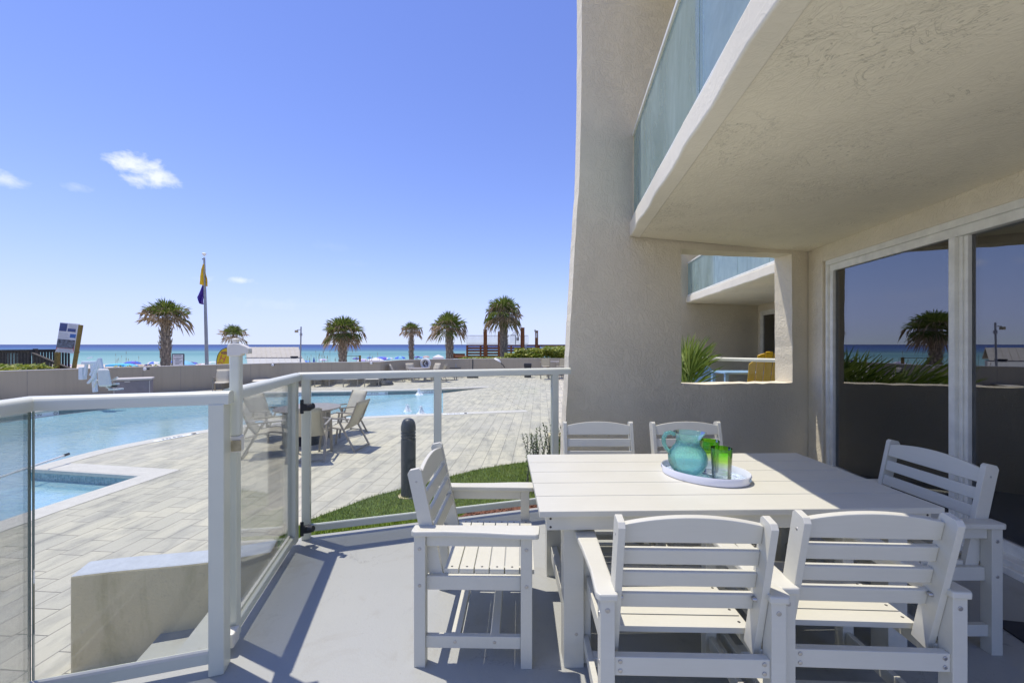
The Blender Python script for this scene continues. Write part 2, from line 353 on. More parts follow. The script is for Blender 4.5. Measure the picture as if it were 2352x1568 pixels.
def tinted(name, c_edge, c_mid, tfac, bumpy=0.0, ramp=None):
    """coloured drinking glass: tinted see-through wall, some body colour, sharp highlights"""
    m = bpy.data.materials.new(name); m.use_nodes = True; MATS[name] = m; T = NT(m.node_tree); T.n.clear()
    o = T.new('ShaderNodeOutputMaterial'); tcn = T.new('ShaderNodeTexCoord'); g = tcn.outputs['Object']
    tr = T.new('ShaderNodeBsdfTransparent'); df = T.new('ShaderNodeBsdfTranslucent'); d2 = T.new('ShaderNodeBsdfDiffuse')
    gl = T.new('ShaderNodeBsdfGlossy'); gl.inputs['Roughness'].default_value = 0.05
    lw = T.new('ShaderNodeLayerWeight'); lw.inputs[0].default_value = 0.35
    col = T.mix(lw.outputs['Facing'], c_mid, c_edge)
    if ramp:
        s = T.new('ShaderNodeSeparateXYZ'); T.link(g, s.inputs[0])
        col = T.ramp(s.outputs[2], ramp)
    if bumpy:
        vs_ = T.new('ShaderNodeTexVoronoi'); vs_.inputs['Scale'].default_value = 210; T.link(g, vs_.inputs['Vector'])
        col = T.mix(T.ramp(vs_.outputs['Distance'], [(.12, .55), (.3, 0.)]), col, (.97, 1, 1))  # near-white bubble specks, sparkle painted in with them
    T.link(col, tr.inputs[0]); T.link(col, df.inputs[0]); T.link(col, d2.inputs[0])
    if bumpy:
        vz = T.new('ShaderNodeTexVoronoi'); vz.inputs['Scale'].default_value = 150; T.link(g, vz.inputs['Vector'])
        nb = T.bump(T.math('ADD', vz.outputs['Distance'], T.noise(g, 60, 3)), bumpy, 0.004); T.link(nb, gl.inputs['Normal']); T.link(nb, d2.inputs['Normal'])
    fr = T.new('ShaderNodeFresnel'); fr.inputs[0].default_value = 1.5
    a = T.new('ShaderNodeMixShader'); a.inputs[0].default_value = 0.5; T.link(df.outputs[0], a.inputs[1]); T.link(d2.outputs[0], a.inputs[2])
    b_ = T.new('ShaderNodeMixShader'); b_.inputs[0].default_value = tfac; T.link(tr.outputs[0], b_.inputs[1]); T.link(a.outputs[0], b_.inputs[2])
    c_ = T.new('ShaderNodeMixShader'); T.link(T.math('ADD', fr.outputs[0], 0.04), c_.inputs[0]); T.link(b_.outputs[0], c_.inputs[1]); T.link(gl.outputs[0], c_.inputs[2])
    T.link(c_.outputs[0], o.inputs[0]); return m
m = bpy.data.materials.new('aqua_glass'); m.use_nodes = True; MATS['aqua_glass'] = m; T = NT(m.node_tree); T.n.clear()
o = T.new('ShaderNodeOutputMaterial'); g = T.new('ShaderNodeTexCoord').outputs['Object']
vz = T.new('ShaderNodeTexVoronoi'); vz.inputs['Scale'].default_value = 170; T.link(g, vz.inputs['Vector'])
nb = T.bump(T.math('ADD', vz.outputs['Distance'], T.noise(g, 60, 3)), .25, .003)
rf = T.new('ShaderNodeBsdfRefraction'); rf.inputs['Color'].default_value = (.62, 1, .95, 1); rf.inputs['Roughness'].default_value = .12; rf.inputs['IOR'].default_value = 1.22; T.link(nb, rf.inputs['Normal'])
tr = T.new('ShaderNodeBsdfTransparent'); tr.inputs[0].default_value = (.55, .97, .92, 1)
lw = T.new('ShaderNodeLayerWeight'); lw.inputs[0].default_value = .4
bub_glint = T.ramp(vz.outputs['Distance'], [(.10, .8), (.34, 0.)])
colb = T.mix(bub_glint, T.mix(lw.outputs['Facing'], (.58, .98, .93), (.28, .86, .78)), (.95, 1, 1))  # white specks for the bubbles, their sparkle put into the colour
df = T.new('ShaderNodeBsdfDiffuse'); T.link(colb, df.inputs[0]); tl = T.new('ShaderNodeBsdfTranslucent'); T.link(colb, tl.inputs[0])
gl = T.new('ShaderNodeBsdfGlossy'); gl.inputs['Roughness'].default_value = .04; T.link(nb, gl.inputs['Normal'])
def mx(f, a, b):
    n_ = T.new('ShaderNodeMixShader'); T.put(n_.inputs[0], f); T.link(a, n_.inputs[1]); T.link(b, n_.inputs[2]); return n_.outputs[0]
fr = T.new('ShaderNodeFresnel'); fr.inputs[0].default_value = 1.5
T.link(mx(T.math('ADD', T.math('MULTIPLY', fr.outputs[0], .8), .03), mx(T.math('ADD', T.math('MULTIPLY', bub_glint, .30), .25), mx(.45, tr.outputs[0], rf.outputs[0]), mx(.6, df.outputs[0], tl.outputs[0])), gl.outputs[0]), o.inputs[0])
tinted('green_glass', (0, 0, 0), (0, 0, 0), 0.22, 0.0, [(0.0, (.93, .97, .95)), (0.075, (.92, .97, .93)), (0.115, (.60, .96, .14)), (0.15, (.34, .88, .04)), (0.185, (.25, .74, .05))])
M = MATS


# ------------------------------------------------------------------ mesh helpers
class MB:
    def __init__(s): s.v = []; s.f = []; s.mi = []; s.m = 0
    def add(s, vs, fs, X=None):
        k = len(s.v)
        s.v += [tuple(X @ Vector(p)) if X is not None else tuple(p) for p in vs]
        s.f += [tuple(i + k for i in f) for f in fs]; s.mi += [s.m] * len(fs)
        return s
    def box(s, lo, hi, X=None):
        x0, y0, z0 = lo; x1, y1, z1 = hi
        return s.add([(x0, y0, z0), (x1, y0, z0), (x1, y1, z0), (x0, y1, z0), (x0, y0, z1), (x1, y0, z1), (x1, y1, z1), (x0, y1, z1)],
                     [(0, 3, 2, 1), (4, 5, 6, 7), (0, 1, 5, 4), (1, 2, 6, 5), (2, 3, 7, 6), (3, 0, 4, 7)], X)
    def cbox(s, c, d, X=None): return s.box([a - b / 2 for a, b in zip(c, d)], [a + b / 2 for a, b in zip(c, d)], X)
    def bar(s, p0, p1, w, h, up=(0, 0, 1)):
        p0 = Vector(p0); p1 = Vector(p1); d = (p1 - p0); L = d.length; d.normalize(); up = Vector(up)
        if abs(d.dot(up)) > 0.99: up = Vector((0, 1, 0))
        a = d.cross(up).normalized(); b = a.cross(d)
        vs = [p + a * x * w / 2 + b * y * h / 2 for p in (p0, p1) for x, y in ((-1, -1), (1, -1), (1, 1), (-1, 1))]
        return s.add(vs, [(0, 1, 2, 3), (7, 6, 5, 4), (0, 4, 5, 1), (1, 5, 6, 2), (2, 6, 7, 3), (3, 7, 4, 0)])
    def tube(s, pts, r, n=10, caps=True):
        pts = [Vector(p) for p in pts]; rs = r if isinstance(r, (list, tuple)) else [r] * len(pts); k = len(s.v); a = None
        for i, p in enumerate(pts):
            t = (pts[min(i + 1, len(pts) - 1)] - pts[max(i - 1, 0)]).normalized()
            if a is None: a = t.cross(Vector((0, 0, 1)) if abs(t.z) < .9 else Vector((1, 0, 0))).normalized()
            a = (a - t * a.dot(t)).normalized(); b = t.cross(a)
            s.v += [tuple(p + (a * math.cos(2 * math.pi * j / n) + b * math.sin(2 * math.pi * j / n)) * rs[i]) for j in range(n)]
        fs = [(k + i * n + j, k + i * n + (j + 1) % n, k + (i + 1) * n + (j + 1) % n, k + (i + 1) * n + j) for i in range(len(pts) - 1) for j in range(n)]
        if caps: fs += [tuple(k + j for j in reversed(range(n))), tuple(k + (len(pts) - 1) * n + j for j in range(n))]
        s.f += fs; s.mi += [s.m] * len(fs); return s
    def lathe(s, prof, n=24, c=(0, 0, 0), X=None, fn=None, caps=True):
        vs = []; 
        for r, z in prof:
            for j in range(n):
                a = 2 * math.pi * j / n; rr = fn(r, z, a) if fn else r
                vs.append((c[0] + rr * math.cos(a), c[1] + rr * math.sin(a), c[2] + z))
        fs = [(i * n + j, i * n + (j + 1) % n, (i + 1) * n + (j + 1) % n, (i + 1) * n + j) for i in range(len(prof) - 1) for j in range(n)]
        if caps and prof[0][0] > 1e-6: fs.append(tuple(reversed(range(n))))
        if caps and prof[-1][0] > 1e-6: fs.append(tuple((len(prof) - 1) * n + j for j in range(n)))
        return s.add(vs, fs, X)
    def prism(s, poly, z0, z1, X=None, holes=()):
        """plan polygon (x, y) extruded from z0 to z1; holes too"""
        loops = [list(poly)] + [list(h) for h in holes]
        tri = tessellate_polygon([[Vector((p[0], p[1], 0)) for p in L] for L in loops])
        flat = [p for L in loops for p in L]; n = len(flat)
        vs = [(p[0], p[1], z1) for p in flat] + [(p[0], p[1], z0) for p in flat]
        fs = []
        for t in tri:
            a, b_, c = (Vector((flat[i][0], flat[i][1], 0)) for i in t)
            t = t if (b_ - a).cross(c - a).z > 0 else t[::-1]
            fs.append(tuple(t)); fs.append(tuple(i + n for i in reversed(t)))
        k = 0
        for L in loops:
            for i in range(len(L)):
                a = k + i; b_ = k + (i + 1) % len(L); fs.append((a, b_, b_ + n, a + n))
            k += len(L)
        return s.add(vs, fs, X)
    def flat(s, poly, z, X=None):
        tri = tessellate_polygon([[Vector((p[0], p[1], 0)) for p in poly]])
        return s.add([(p[0], p[1], z) for p in poly], [tuple(t) for t in tri], X)
    def sweep(s, path, prof, zbase=0.0):
        """closed profile (across, z) swept along a plan polyline with mitred corners"""
        P = [Vector((p[0], p[1], 0)) for p in path]; n = len(prof); vs = []
        for i, p in enumerate(P):
            t0 = (P[i] - P[i - 1]).normalized() if i else (P[1] - P[0]).normalized()
            t1 = (P[i + 1] - P[i]).normalized() if i < len(P) - 1 else t0
            t = (t0 + t1).normalized(); sc = 1 / max(0.3, t.dot(t0)); a = Vector((t.y, -t.x, 0)) * sc
            vs += [tuple(p + a * x + Vector((0, 0, zbase + z))) for x, z in prof]
        fs = [(i * n + j, i * n + (j + 1) % n, (i + 1) * n + (j + 1) % n, (i + 1) * n + j) for i in range(len(P) - 1) for j in range(n)]
        fs += [tuple(reversed(range(n))), tuple((len(P) - 1) * n + j for j in range(n))]
        return s.add(vs, fs)
    def build(s, name, mats, parent=None, bevel=0.0, smooth=False, loc=None, seg=2, fix=True):
        me = bpy.data.meshes.new(name); me.from_pydata(s.v, [], s.f)
        if not isinstance(mats, (list, tuple)): mats = [mats]
        for x in mats: me.materials.append(M[x] if isinstance(x, str) else x)
        for p, i in zip(me.polygons, s.mi): p.material_index = i
        if fix and len(s.f) < 60000:
            bm = bmesh.new(); bm.from_mesh(me); bmesh.ops.recalc_face_normals(bm, faces=bm.faces); bm.to_mesh(me); bm.free()
        if smooth:
            for p in me.polygons: p.use_smooth = True
            try: me.set_sharp_from_angle(angle=R(40))
            except Exception: pass
        o = bpy.data.objects.new(name, me); COL.objects.link(o)
        if parent is not None: o.parent = parent
        if loc is not None: o.location = loc
        if bevel:
            b = o.modifiers.new('bevel', 'BEVEL'); b.width = bevel; b.segments = seg; b.limit_method = 'ANGLE'; b.angle_limit = R(35)
            b.harden_normals = False
        return o

def tag(o, label=None, cat=None, group=None, kind=None):
    if label: o['label'] = label
    if cat: o['category'] = cat
    if group: o['group'] = group
    if kind: o['kind'] = kind
    return o
def thing(name, label, cat, loc=(0, 0, 0), rz=0.0, group=None):
    o = bpy.data.objects.new(name, None); COL.objects.link(o); o.empty_display_size = 0.1
    o.location = loc; o.rotation_euler = (0, 0, rz)
    return tag(o, label, cat, group)
def copy_tree(o, parent=None):
    c = o.copy(); COL.objects.link(c); c.parent = parent
    for ch in list(o.children): copy_tree(ch, c)
    return c
def dup(root, loc, rz, label, group=None):
    c = copy_tree(root); c.location = loc; c.rotation_euler = (0, 0, rz); c['label'] = label
    if group: c['group'] = group
    return c
def lettering(name, txt, size, mat, parent, X, thick=0.001):
    cu = bpy.data.curves.new(name, 'FONT'); cu.body = txt; cu.size = size; cu.align_x = 'CENTER'; cu.align_y = 'CENTER'; cu.extrude = thick
    t = bpy.data.objects.new('tmp', cu); COL.objects.link(t)
    me = bpy.data.meshes.new_from_object(t.evaluated_get(bpy.context.evaluated_depsgraph_get()))
    bpy.data.objects.remove(t); me.name = name; me.materials.clear(); me.materials.append(M[mat])
    o = bpy.data.objects.new(name, me); COL.objects.link(o); o.parent = parent; o.matrix_local = X
    return o
def at(u, v, y): return Vector(((u - 1176) / F * y, y, CAM_H - (v - 791) / F * y))
def basis(x, y, z, o): return Matrix(((x[0], y[0], z[0], o[0]), (x[1], y[1], z[1], o[1]), (x[2], y[2], z[2], o[2]), (0, 0, 0, 1)))
def unit2(a, b):
    d = Vector((b[0] - a[0], b[1] - a[1], 0)); return d.normalized(), d.length

DECK = -0.45        # level of the pool terrace below the patio
WATER = -0.63


# ------------------------------------------------------------------ setting: beach, sea, terrace, pool, patio
mb = MB()
prof = [(-400, -1.2), (12, -1.2), (29, -1.35), (40, -2.4), (52, -3.2), (90, -3.6), (118, -4.1)]
vs = []; fs = []
for i, (y, z) in enumerate(prof): vs += [(-700, y, z), (700, y, z)]
for i in range(len(prof) - 1): fs.append((2 * i, 2 * i + 1, 2 * i + 3, 2 * i + 2))
tag(mb.add(vs, fs).build('beach', 'sand'), kind='structure')
tag(MB().add([(-60000, 96, -4), (60000, 96, -4), (60000, 60000, -4), (-60000, 60000, -4)], [(0, 1, 2, 3)]).build('sea', 'sea_water'), kind='structure')

def smooth_line(pts, n=6):
    out = []
    for i in range(len(pts) - 1):
        p0 = Vector(pts[max(i - 1, 0)]); p1 = Vector(pts[i]); p2 = Vector(pts[i + 1]); p3 = Vector(pts[min(i + 2, len(pts) - 1)])
        for k in range(n):
            t = k / n
            q = 0.5 * ((2 * p1) + (p2 - p0) * t + (2 * p0 - 5 * p1 + 4 * p2 - p3) * t * t + (3 * p1 - p0 - 3 * p2 + p3) * t ** 3)
            out.append((q.x, q.y))
    out.append(tuple(pts[-1])); return out
near = smooth_line([(-7.57, 6.37), (-7.60, 7.4), (-7.38, 8.25), (-6.95, 9.2), (-6.0, 10.05), (-4.0, 10.85), (-2.19, 11.35), (-1.2, 11.6), (.40, 11.95)])
far = smooth_line([(-1.04, 18.48), (-4.79, 17.24), (-8.6, 16.6), (-10.5, 16.15), (-12.2, 15.1), (-13.3, 13.5), (-13.9, 11.6), (-14.4, 8), (-14.2, 4), (-13, .5)])
edge_right = [(-13, .5), (-5.68, .5), (-5.60, 4.7), (-5.488, 6.02), (-7.57, 6.37)]      # toward the camera, then the peninsula
hole = near + far[:-1] + edge_right[:-1]
wall_line = [(-24, 4), (-20, 9.5), (-16.9, 13.3), (-15.1, 15.5), (-11.1, 19.3), (-6.75, 20.6), (-6.3, 22.6), (-5.7, 23.4), (-2.36, 24.8), (1.9, 25.6), (4.2, 25.2), (12, 25.0), (40, 25.0)]
deck_outline = [(-24, -25)] + wall_line + [(40, -25)]
tag(MB().prism(deck_outline, DECK - 0.12, DECK, holes=[hole[::-1]]).build('pool_deck', 'pavers'), kind='structure')

# pool shell: walls, floor, sun shelf, beach-entry ramp
mb = MB(); n = len(hole)
vs = [(x, y, DECK - .02) for x, y in hole] + [(x, y, -1.75) for x, y in hole]
mb.add(vs, [(i, (i + 1) % n, n + (i + 1) % n, n + i) for i in range(n)])
mb.prism(hole, -1.85, -1.7)
tag(mb.build('pool_basin', 'pool_plaster'), kind='structure')
mb = MB()
mb.prism([(-8.6, 5.35), (-5.56, 4.85), (-5.49, 6.01), (-7.56, 6.36)], -1.2, -0.72)
tag(mb.build('pool_steps', 'shelf_plaster'), kind='structure')
mb = MB(); mb.bar((-8.6, 5.34, -.712), (-5.57, 4.84, -.712), .10, .03)
tag(mb.build('pool_step_edge', 'navy_tile'), kind='structure')
# ramp: pavers that slope down into the water
ramp_top = [(.40, 11.97), (-1.04, 18.46)]
mb = MB()
mb.add([(.48, 11.93, DECK - .003), (-.95, 18.47, DECK - .003), (-3.05, 17.82, WATER - .004), (-1.95, 11.40, WATER - .004)], [(0, 1, 2, 3)])
tag(mb.build('pool_entry_ramp', 'pavers'), kind='structure')
mb = MB(); mb.add([(-1.95, 11.40, WATER - .004), (-3.05, 17.82, WATER - .004), (-6.4, 16.95, -1.05), (-5.0, 10.4, -1.05)], [(0, 1, 2, 3)])
tag(mb.build('pool_entry_slope', 'shelf_plaster'), kind='structure')
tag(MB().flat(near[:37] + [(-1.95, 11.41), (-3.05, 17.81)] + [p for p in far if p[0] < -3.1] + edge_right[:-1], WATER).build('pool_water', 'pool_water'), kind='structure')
COP = [(-.045, -.03), (-.04, -.055), (.30, -.055), (.30, .006), (-.02, .010), (-.045, -.004)]
tag(MB().sweep([(-5.68, .5), (-5.60, 4.7), (-5.488, 6.02), (-7.57, 6.37)] + near[1:], COP, DECK).build('pool_coping', 'coping'), kind='structure')
tag(MB().sweep(far, COP, DECK).build('pool_coping', 'coping'), kind='structure')
tag(MB().sweep([(-5.475, 6.012), (-7.60, 6.367)], [(-.012, -.30), (.004, -.30), (.004, -.056), (-.012, -.056)], DECK).build('pool_tile_band', 'mosaic_tile'), kind='structure')
tag(MB().sweep(far, [(-.012, -.17), (.004, -.17), (.004, -.056), (-.012, -.056)], DECK).build('pool_tile_band', 'far_tile'), kind='structure')
tag(MB().sweep([p for p in far if p[0] < -3.0], [(-.03, -.20), (.004, -.20), (.004, -.171), (-.03, -.171)], DECK).build('pool_tile_trim', 'coping'), kind='structure')

# depth markers: white plaques with the lettering
def depth_marker(label, txt, p, d, z, w=.95, flat=False, h=.115):
    """p: point on the edge, d: unit direction along it (reading left to right)"""
    t = thing('depth_marker', label, 'depth marker', (p[0], p[1], z), 0, 'depth markers round the pool')
    d = Vector((d[0], d[1], 0)).normalized()
    if flat: X = basis(d, Vector((-d.y, d.x, 0)), (0, 0, 1), (0, 0, 0))
    else: X = basis(d, (0, 0, 1), Vector((d.y, -d.x, 0)), (0, 0, 0))
    MB().box((-w / 2, -h / 2, 0), (w / 2, h / 2, .006), X).build('plaque', 'foam_white', t)
    lettering('lettering', txt, h * .82, 'ink', t, X @ Matrix.Translation((-.09 * w / .95, 0, .009)))
    k = MB(); r = h * .36; cx = w / 2 - h * .6
    k.tube([X @ Vector((cx + r * math.cos(a), r * math.sin(a), .009)) for a in [i * math.pi / 9 for i in range(19)]], .006, 6)
    k.bar(X @ Vector((cx - r * .7, r * .7, .009)), X @ Vector((cx + r * .7, -r * .7, .009)), .01, .004)
    k.build('symbol', 'ink', t)
def along(path, x):
    for a, b in zip(path[:-1], path[1:]):
        if (a[0] - x) * (b[0] - x) <= 0:
            f = (x - a[0]) / (b[0] - a[0]); d = Vector((b[0] - a[0], b[1] - a[1], 0)).normalized()
            return (x, a[1] + f * (b[1] - a[1])), d
for x, txt, lb in [(-8.75, '1 FT 0 IN', 'white depth marker on the far pool wall next to the gate post'),
                   (-5.75, '1 FT 0 IN', 'white depth marker reading 1 FT 0 IN on the far pool wall'),
                   (-3.55, '0 FT 0 IN', 'white depth marker reading 0 FT 0 IN by the shallow entry bubblers')]:
    p, d = along(far, x); d = -d
    depth_marker(lb, txt, (p[0] + .017 * d.y, p[1] - .017 * d.x), d, DECK - .113)
depth_marker('white depth marker reading 1 FT 6 IN just under the corner of the handrail', '1 FT 6 IN', (-13.86, 11.75), (0.22, .97), DECK - .113)
p, d = along(near, -1.75); depth_marker('flat depth marker set in the coping beside the shallow entry', '0 FT 0 IN', (p[0] + .17, p[1] - .18), d, DECK + .006, .7, True)
depth_marker('flat depth marker in the curved coping seen through the clear panel', '3 FT 0 IN', (-7.04, 8.45), (.36, .93), DECK + .006, .8, True)

# turf wedge, mulch bed
turf_edge = smooth_line([(-2.35, 4.0), (-2.229, 4.458), (-2.007, 4.806), (-1.81, 5.105), (-1.50, 5.396), (-.868, 5.973), (-.341, 6.374), (.299, 6.683), (1.1, 6.95), (2.4, 7.1)], 4)
turf_poly = turf_edge + [(2.4, 4.2), (.5, 3.9), (-1.5, 3.25), (-2.2, 3.1)]
tag(MB().prism(turf_poly, DECK - .05, DECK + .012).build('turf_bed', 'turf_base'), kind='structure')
random.seed(5); mb = MB()
def inside(p, poly):
    c = False
    for i in range(len(poly)):
        a, b = poly[i], poly[i - 1]
        if (a[1] > p[1]) != (b[1] > p[1]) and p[0] < (b[0] - a[0]) * (p[1] - a[1]) / (b[1] - a[1]) + a[0]: c = not c
    return c
mulch_poly = [(-.75, 4.25), (-.45, 4.75), (.2, 4.95), (.9, 5.2), (2.3, 5.3), (2.3, 4.3), (.5, 3.9), (-.6, 3.6)]
cnt = 0
while cnt < 30000:
    x, y = random.uniform(-2.4, 1.2), random.uniform(3.6, 6.95)
    if not inside((x, y), turf_poly) or inside((x, y), mulch_poly): continue
    cnt += 1; a = random.uniform(0, 6.28); h = random.uniform(.025, .05); w = .0035; l = random.uniform(-.02, .02), random.uniform(-.02, .02)
    ca, sa = math.cos(a) * w, math.sin(a) * w; z = DECK + .010
    mb.add([(x - ca, y - sa, z), (x + ca, y + sa, z), (x + l[0], y + l[1], z + h)], [(0, 1, 2)])
tag(mb.build('turf', 'turf', fix=False), kind='stuff')
random.seed(8); mb = MB().prism(mulch_poly, DECK - .05, DECK + .02)
for i in range(2500):
    x, y = random.uniform(-.75, 1.2), random.uniform(3.6, 5.3)
    if not inside((x, y), mulch_poly): continue
    a = random.uniform(0, 3.14); l = random.uniform(.012, .03); z = DECK + .022 + random.uniform(0, .012)
    mb.bar((x - l * math.cos(a), y - l * math.sin(a), z), (x + l * math.cos(a), y + l * math.sin(a), z + random.uniform(-.01, .01)), .012, .006)
tag(mb.build('mulch_bed', 'mulch'), kind='stuff')

# railing line of the patio
A0, A1, A2 = (-1.70, .45), (-2.0, 1.672), (-1.352, 1.862)
G0, G1 = (-1.408, 2.03), (-1.622, 2.985)
R0, R1 = (-1.60, 3.115), (.535, 3.752)
W0 = Vector((1.221, 4.19, 0)); WD = Vector((1, .2816, 0)).normalized(); WN = Vector((-WD.y, WD.x, 0))      # side wall: along, into the wall
C0 = Vector((3.561, 4.849, 0)); DA = Vector((-.127, -.992, 0)).normalized(); DN = Vector((DA.y, -DA.x, 0))   # door wall: toward camera, outward
patio_poly = [(-1.74, .3), (-2.06, 1.70), (-1.44, 1.90), (-1.68, 3.02), (-1.645, 3.155), (.62, 3.83), (1.21, 4.21), (3.60, 4.87), (2.40, -2.75), (-2.24, -2.46)]
tag(MB().prism(patio_poly, -.47, 0).build('patio_floor', 'patio_paint', bevel=.006), kind='structure')
# outdoor steps down from the gate and the low wall beside them
u = Vector((-.957, -.29, 0)); q = Vector((-.23, .973, 0))
mb = MB()
def plan(o, a, b): return (o[0] + u.x * a + q.x * b, o[1] + u.y * a + q.y * b)
o_ = (-1.435, 1.905)
mb.prism([plan(o_, -.02, 0), plan(o_, .30, 0), plan(o_, .30, .93), plan(o_, -.02, .93)], -.47, -.15)
mb.prism([plan(o_, .30, 0), plan(o_, .60, 0), plan(o_, .60, .93), plan(o_, .30, .93)], -.47, -.30)
tag(mb.build('patio_steps', 'patio_paint', bevel=.01), kind='structure')
mb = MB(); s0 = Vector((-1.60, 2.675, 0)); s1 = Vector((-2.62, 2.385, 0)); wn = Vector((-.272, .962, 0)) * .16
def zt(f): return .125 - .012 * math.sin(f * 5) - .01 * f
fr = [s0.lerp(s1, i / 12) for i in range(13)]
for off, (z0, z1, k) in [(0, (-.5, 0, 0))]:
    vs = []; fs = []
    for i, p in enumerate(fr):
        z = zt(i / 12)
        vs += [(p.x, p.y, -.5), (p.x, p.y, z), (p.x + wn.x, p.y + wn.y, z + .012), (p.x + wn.x, p.y + wn.y, -.5)]
    for i in range(12):
        b = 4 * i
        for j in range(4):
            mb.m = 1 if j == 1 else 0
            mb.add([], [])
            mb.f.append((b + j, b + (j + 1) % 4, b + 4 + (j + 1) % 4, b + 4 + j)); mb.mi.append(mb.m)
    mb.v = vs; mb.m = 0
    mb.f += [(0, 1, 2, 3), (51, 50, 49, 48)]; mb.mi += [0, 0]
tag(mb.build('low_wall', ['old_concrete', 'wall_cap_paint'], bevel=.012), 'low weathered concrete wall with a blue grey top beside the patio steps', 'low wall')


# ------------------------------------------------------------------ the building
bld = thing('apartment_building', 'beige stucco beachfront apartment building with overhanging balconies', 'building', (3.6, 4.9, DECK))
BO = -Vector((3.6, 4.9, DECK))
def part(mb, name, mats, parent=None, **k):
    o = mb.build(name, mats, parent or bld, **k)
    if parent is None: o.location = BO
    return o
def side_wall(T, hole=True, ztop=7.4, name='wall'):
    random.seed(3); mb = MB()
    left = [(-.45, .51), (.3, .515), (.6, .525), (.86, .54), (1.2, .558), (1.5, .572), (1.98, .598), (2.585, .634), (3.19, .676), (4.05, .694), (4.92, .70), (ztop, .705)]
    left = [(b_, a_) for a_, b_ in smooth_line([(x_, z_) for z_, x_ in left], 8)]
    def lx(z):
        for (za, xa), (zb, xb) in zip(left[:-1], left[1:]):
            if za <= z <= zb: return xa + (xb - xa) * (z - za) / (zb - za)
        return left[-1][1]
    S = lambda x: (x - W0.x) / WD.x
    outer = []; nz = 90
    for i in range(nz + 1):
        z = -.45 + (ztop + .45) * i / nz; outer.append((S(lx(z)) + random.uniform(-.003, .003), z))
    outer += [(2.47, ztop), (2.47, -.45)]
    loops = [outer]
    if hole:
        h = []; c = [(.637, 1.065), (.637, 2.53), (2.185, 2.575), (2.195, 1.045)]
        for i in range(4):
            a, b = c[i], c[(i + 1) % 4]
            for k in range(14):
                f = k / 14; h.append((a[0] + (b[0] - a[0]) * f + random.uniform(-.005, .005), a[1] + (b[1] - a[1]) * f + random.uniform(-.005, .005)))
        loops.append(h)
    flat = [p for L in loops for p in L]; n = len(flat)
    tri = tessellate_polygon([[Vector((p[0], p[1], 0)) for p in L] for L in loops])
    front = [W0 + WD * s + Vector((0, 0, z)) + T for s, z in flat]
    th = .23; back = []
    for i, (s, z) in enumerate(flat):
        back.append(front[i] + (Vector((-.012, .23, 0)) if i <= nz else WN * th))
    fs = []
    for t in tri: fs.append(tuple(t)); fs.append(tuple(i + n for i in reversed(t)))
    k = 0
    for L in loops:
        for i in range(len(L)):
            a = k + i; b = k + (i + 1) % len(L); fs.append((a, b, b + n, a + n))
        k += len(L)
    mb.add(front + back, fs)
    return part(mb, name, 'stucco_wall', bevel=.014, seg=3, smooth=False)
T2 = Vector((3.46, 6.64, 0)); Z0 = Vector((0, 0, 0))
side_wall(Z0); side_wall(T2, False)

def slab(T, z, L=6.6, name='balcony_slab'):
    e0 = Vector((1.221, 4.19, 0)) + T; e1 = e0 + Vector((-.124, -.992, 0)) * L
    i0 = C0 + T + WN * .02; i1 = C0 + T + DA * (L + .15)
    # soffit body and the fascia edge beam round its outer rim
    inw = Vector((.992, -.124, 0))
    mb = MB(); mb.prism([tuple((e0 + inw * .11)[:2]), tuple(i0[:2]), tuple(i1[:2]), tuple((e1 + inw * .11)[:2])], z + .006, z + .15)
    s = part(mb, name, 'stucco_soffit')
    mb = MB()
    nseg = 40; random.seed(int(z * 100))
    vs = []
    for k in range(nseg + 1):
        p = e0.lerp(e1, k / nseg); w = .006 * math.sin(k * .9) + random.uniform(-.002, .002)
        a = p + inw * w; b = p + inw * .11
        vs += [(a.x, a.y, z + .012 + random.uniform(-.004, .004)), (a.x, a.y, z + .168), (b.x, b.y, z + .168), (b.x, b.y, z - .002)]
    fs = [(4 * k + j, 4 * k + (j + 1) % 4, 4 * k + 4 + (j + 1) % 4, 4 * k + 4 + j) for k in range(nseg) for j in range(4)] + [(0, 1, 2, 3), (4 * nseg + 3, 4 * nseg + 2, 4 * nseg + 1, 4 * nseg)]
    mb.add(vs, fs); f = mb.build('fascia', 'stucco_fascia', s, bevel=.012, seg=3)
    return s
for T, z, L in [(Z0, 2.608, 4.0), (T2, 2.608, 5.2), (Z0, 5.45, 4.0), (T2, 5.45, 5.2)]: slab(T, z, L)

def balustrade(T, z, L, joints):
    e0 = Vector((1.221, 4.19, z)) + T; d = Vector((-.124, -.992, 0)); inw = Vector((.992, -.124, 0)); e0 = e0 + inw * .05
    mb = MB(); mb.bar(e0 + Vector((0, 0, .90)), e0 + d * L + Vector((0, 0, .90)), .045, .035)
    t = part(mb, 'balustrade', 'white_trim', bevel=.006)
    mb = MB(); mb.bar(e0 + Vector((0, 0, .03)), e0 + d * L + Vector((0, 0, .03)), .05, .05); mb.build('bottom_rail', 'white_trim', t, bevel=.012)
    js = [0.0] + joints + [L]
    for a, b in zip(js[:-1], js[1:]):
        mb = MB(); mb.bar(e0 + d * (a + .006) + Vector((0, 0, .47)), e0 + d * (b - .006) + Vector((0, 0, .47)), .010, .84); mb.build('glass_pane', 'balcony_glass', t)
    for a in joints:
        mb = MB(); mb.bar(e0 + d * a + inw * .03 + Vector((0, 0, .02)), e0 + d * a + inw * .03 + Vector((0, 0, .89)), .03, .03); mb.build('baluster', 'white_trim', t)
balustrade(Z0, 2.776, 3.9, [2.02, 3.4]); balustrade(T2, 2.776, 5.1, [.55, 1.9, 3.1, 4.3])

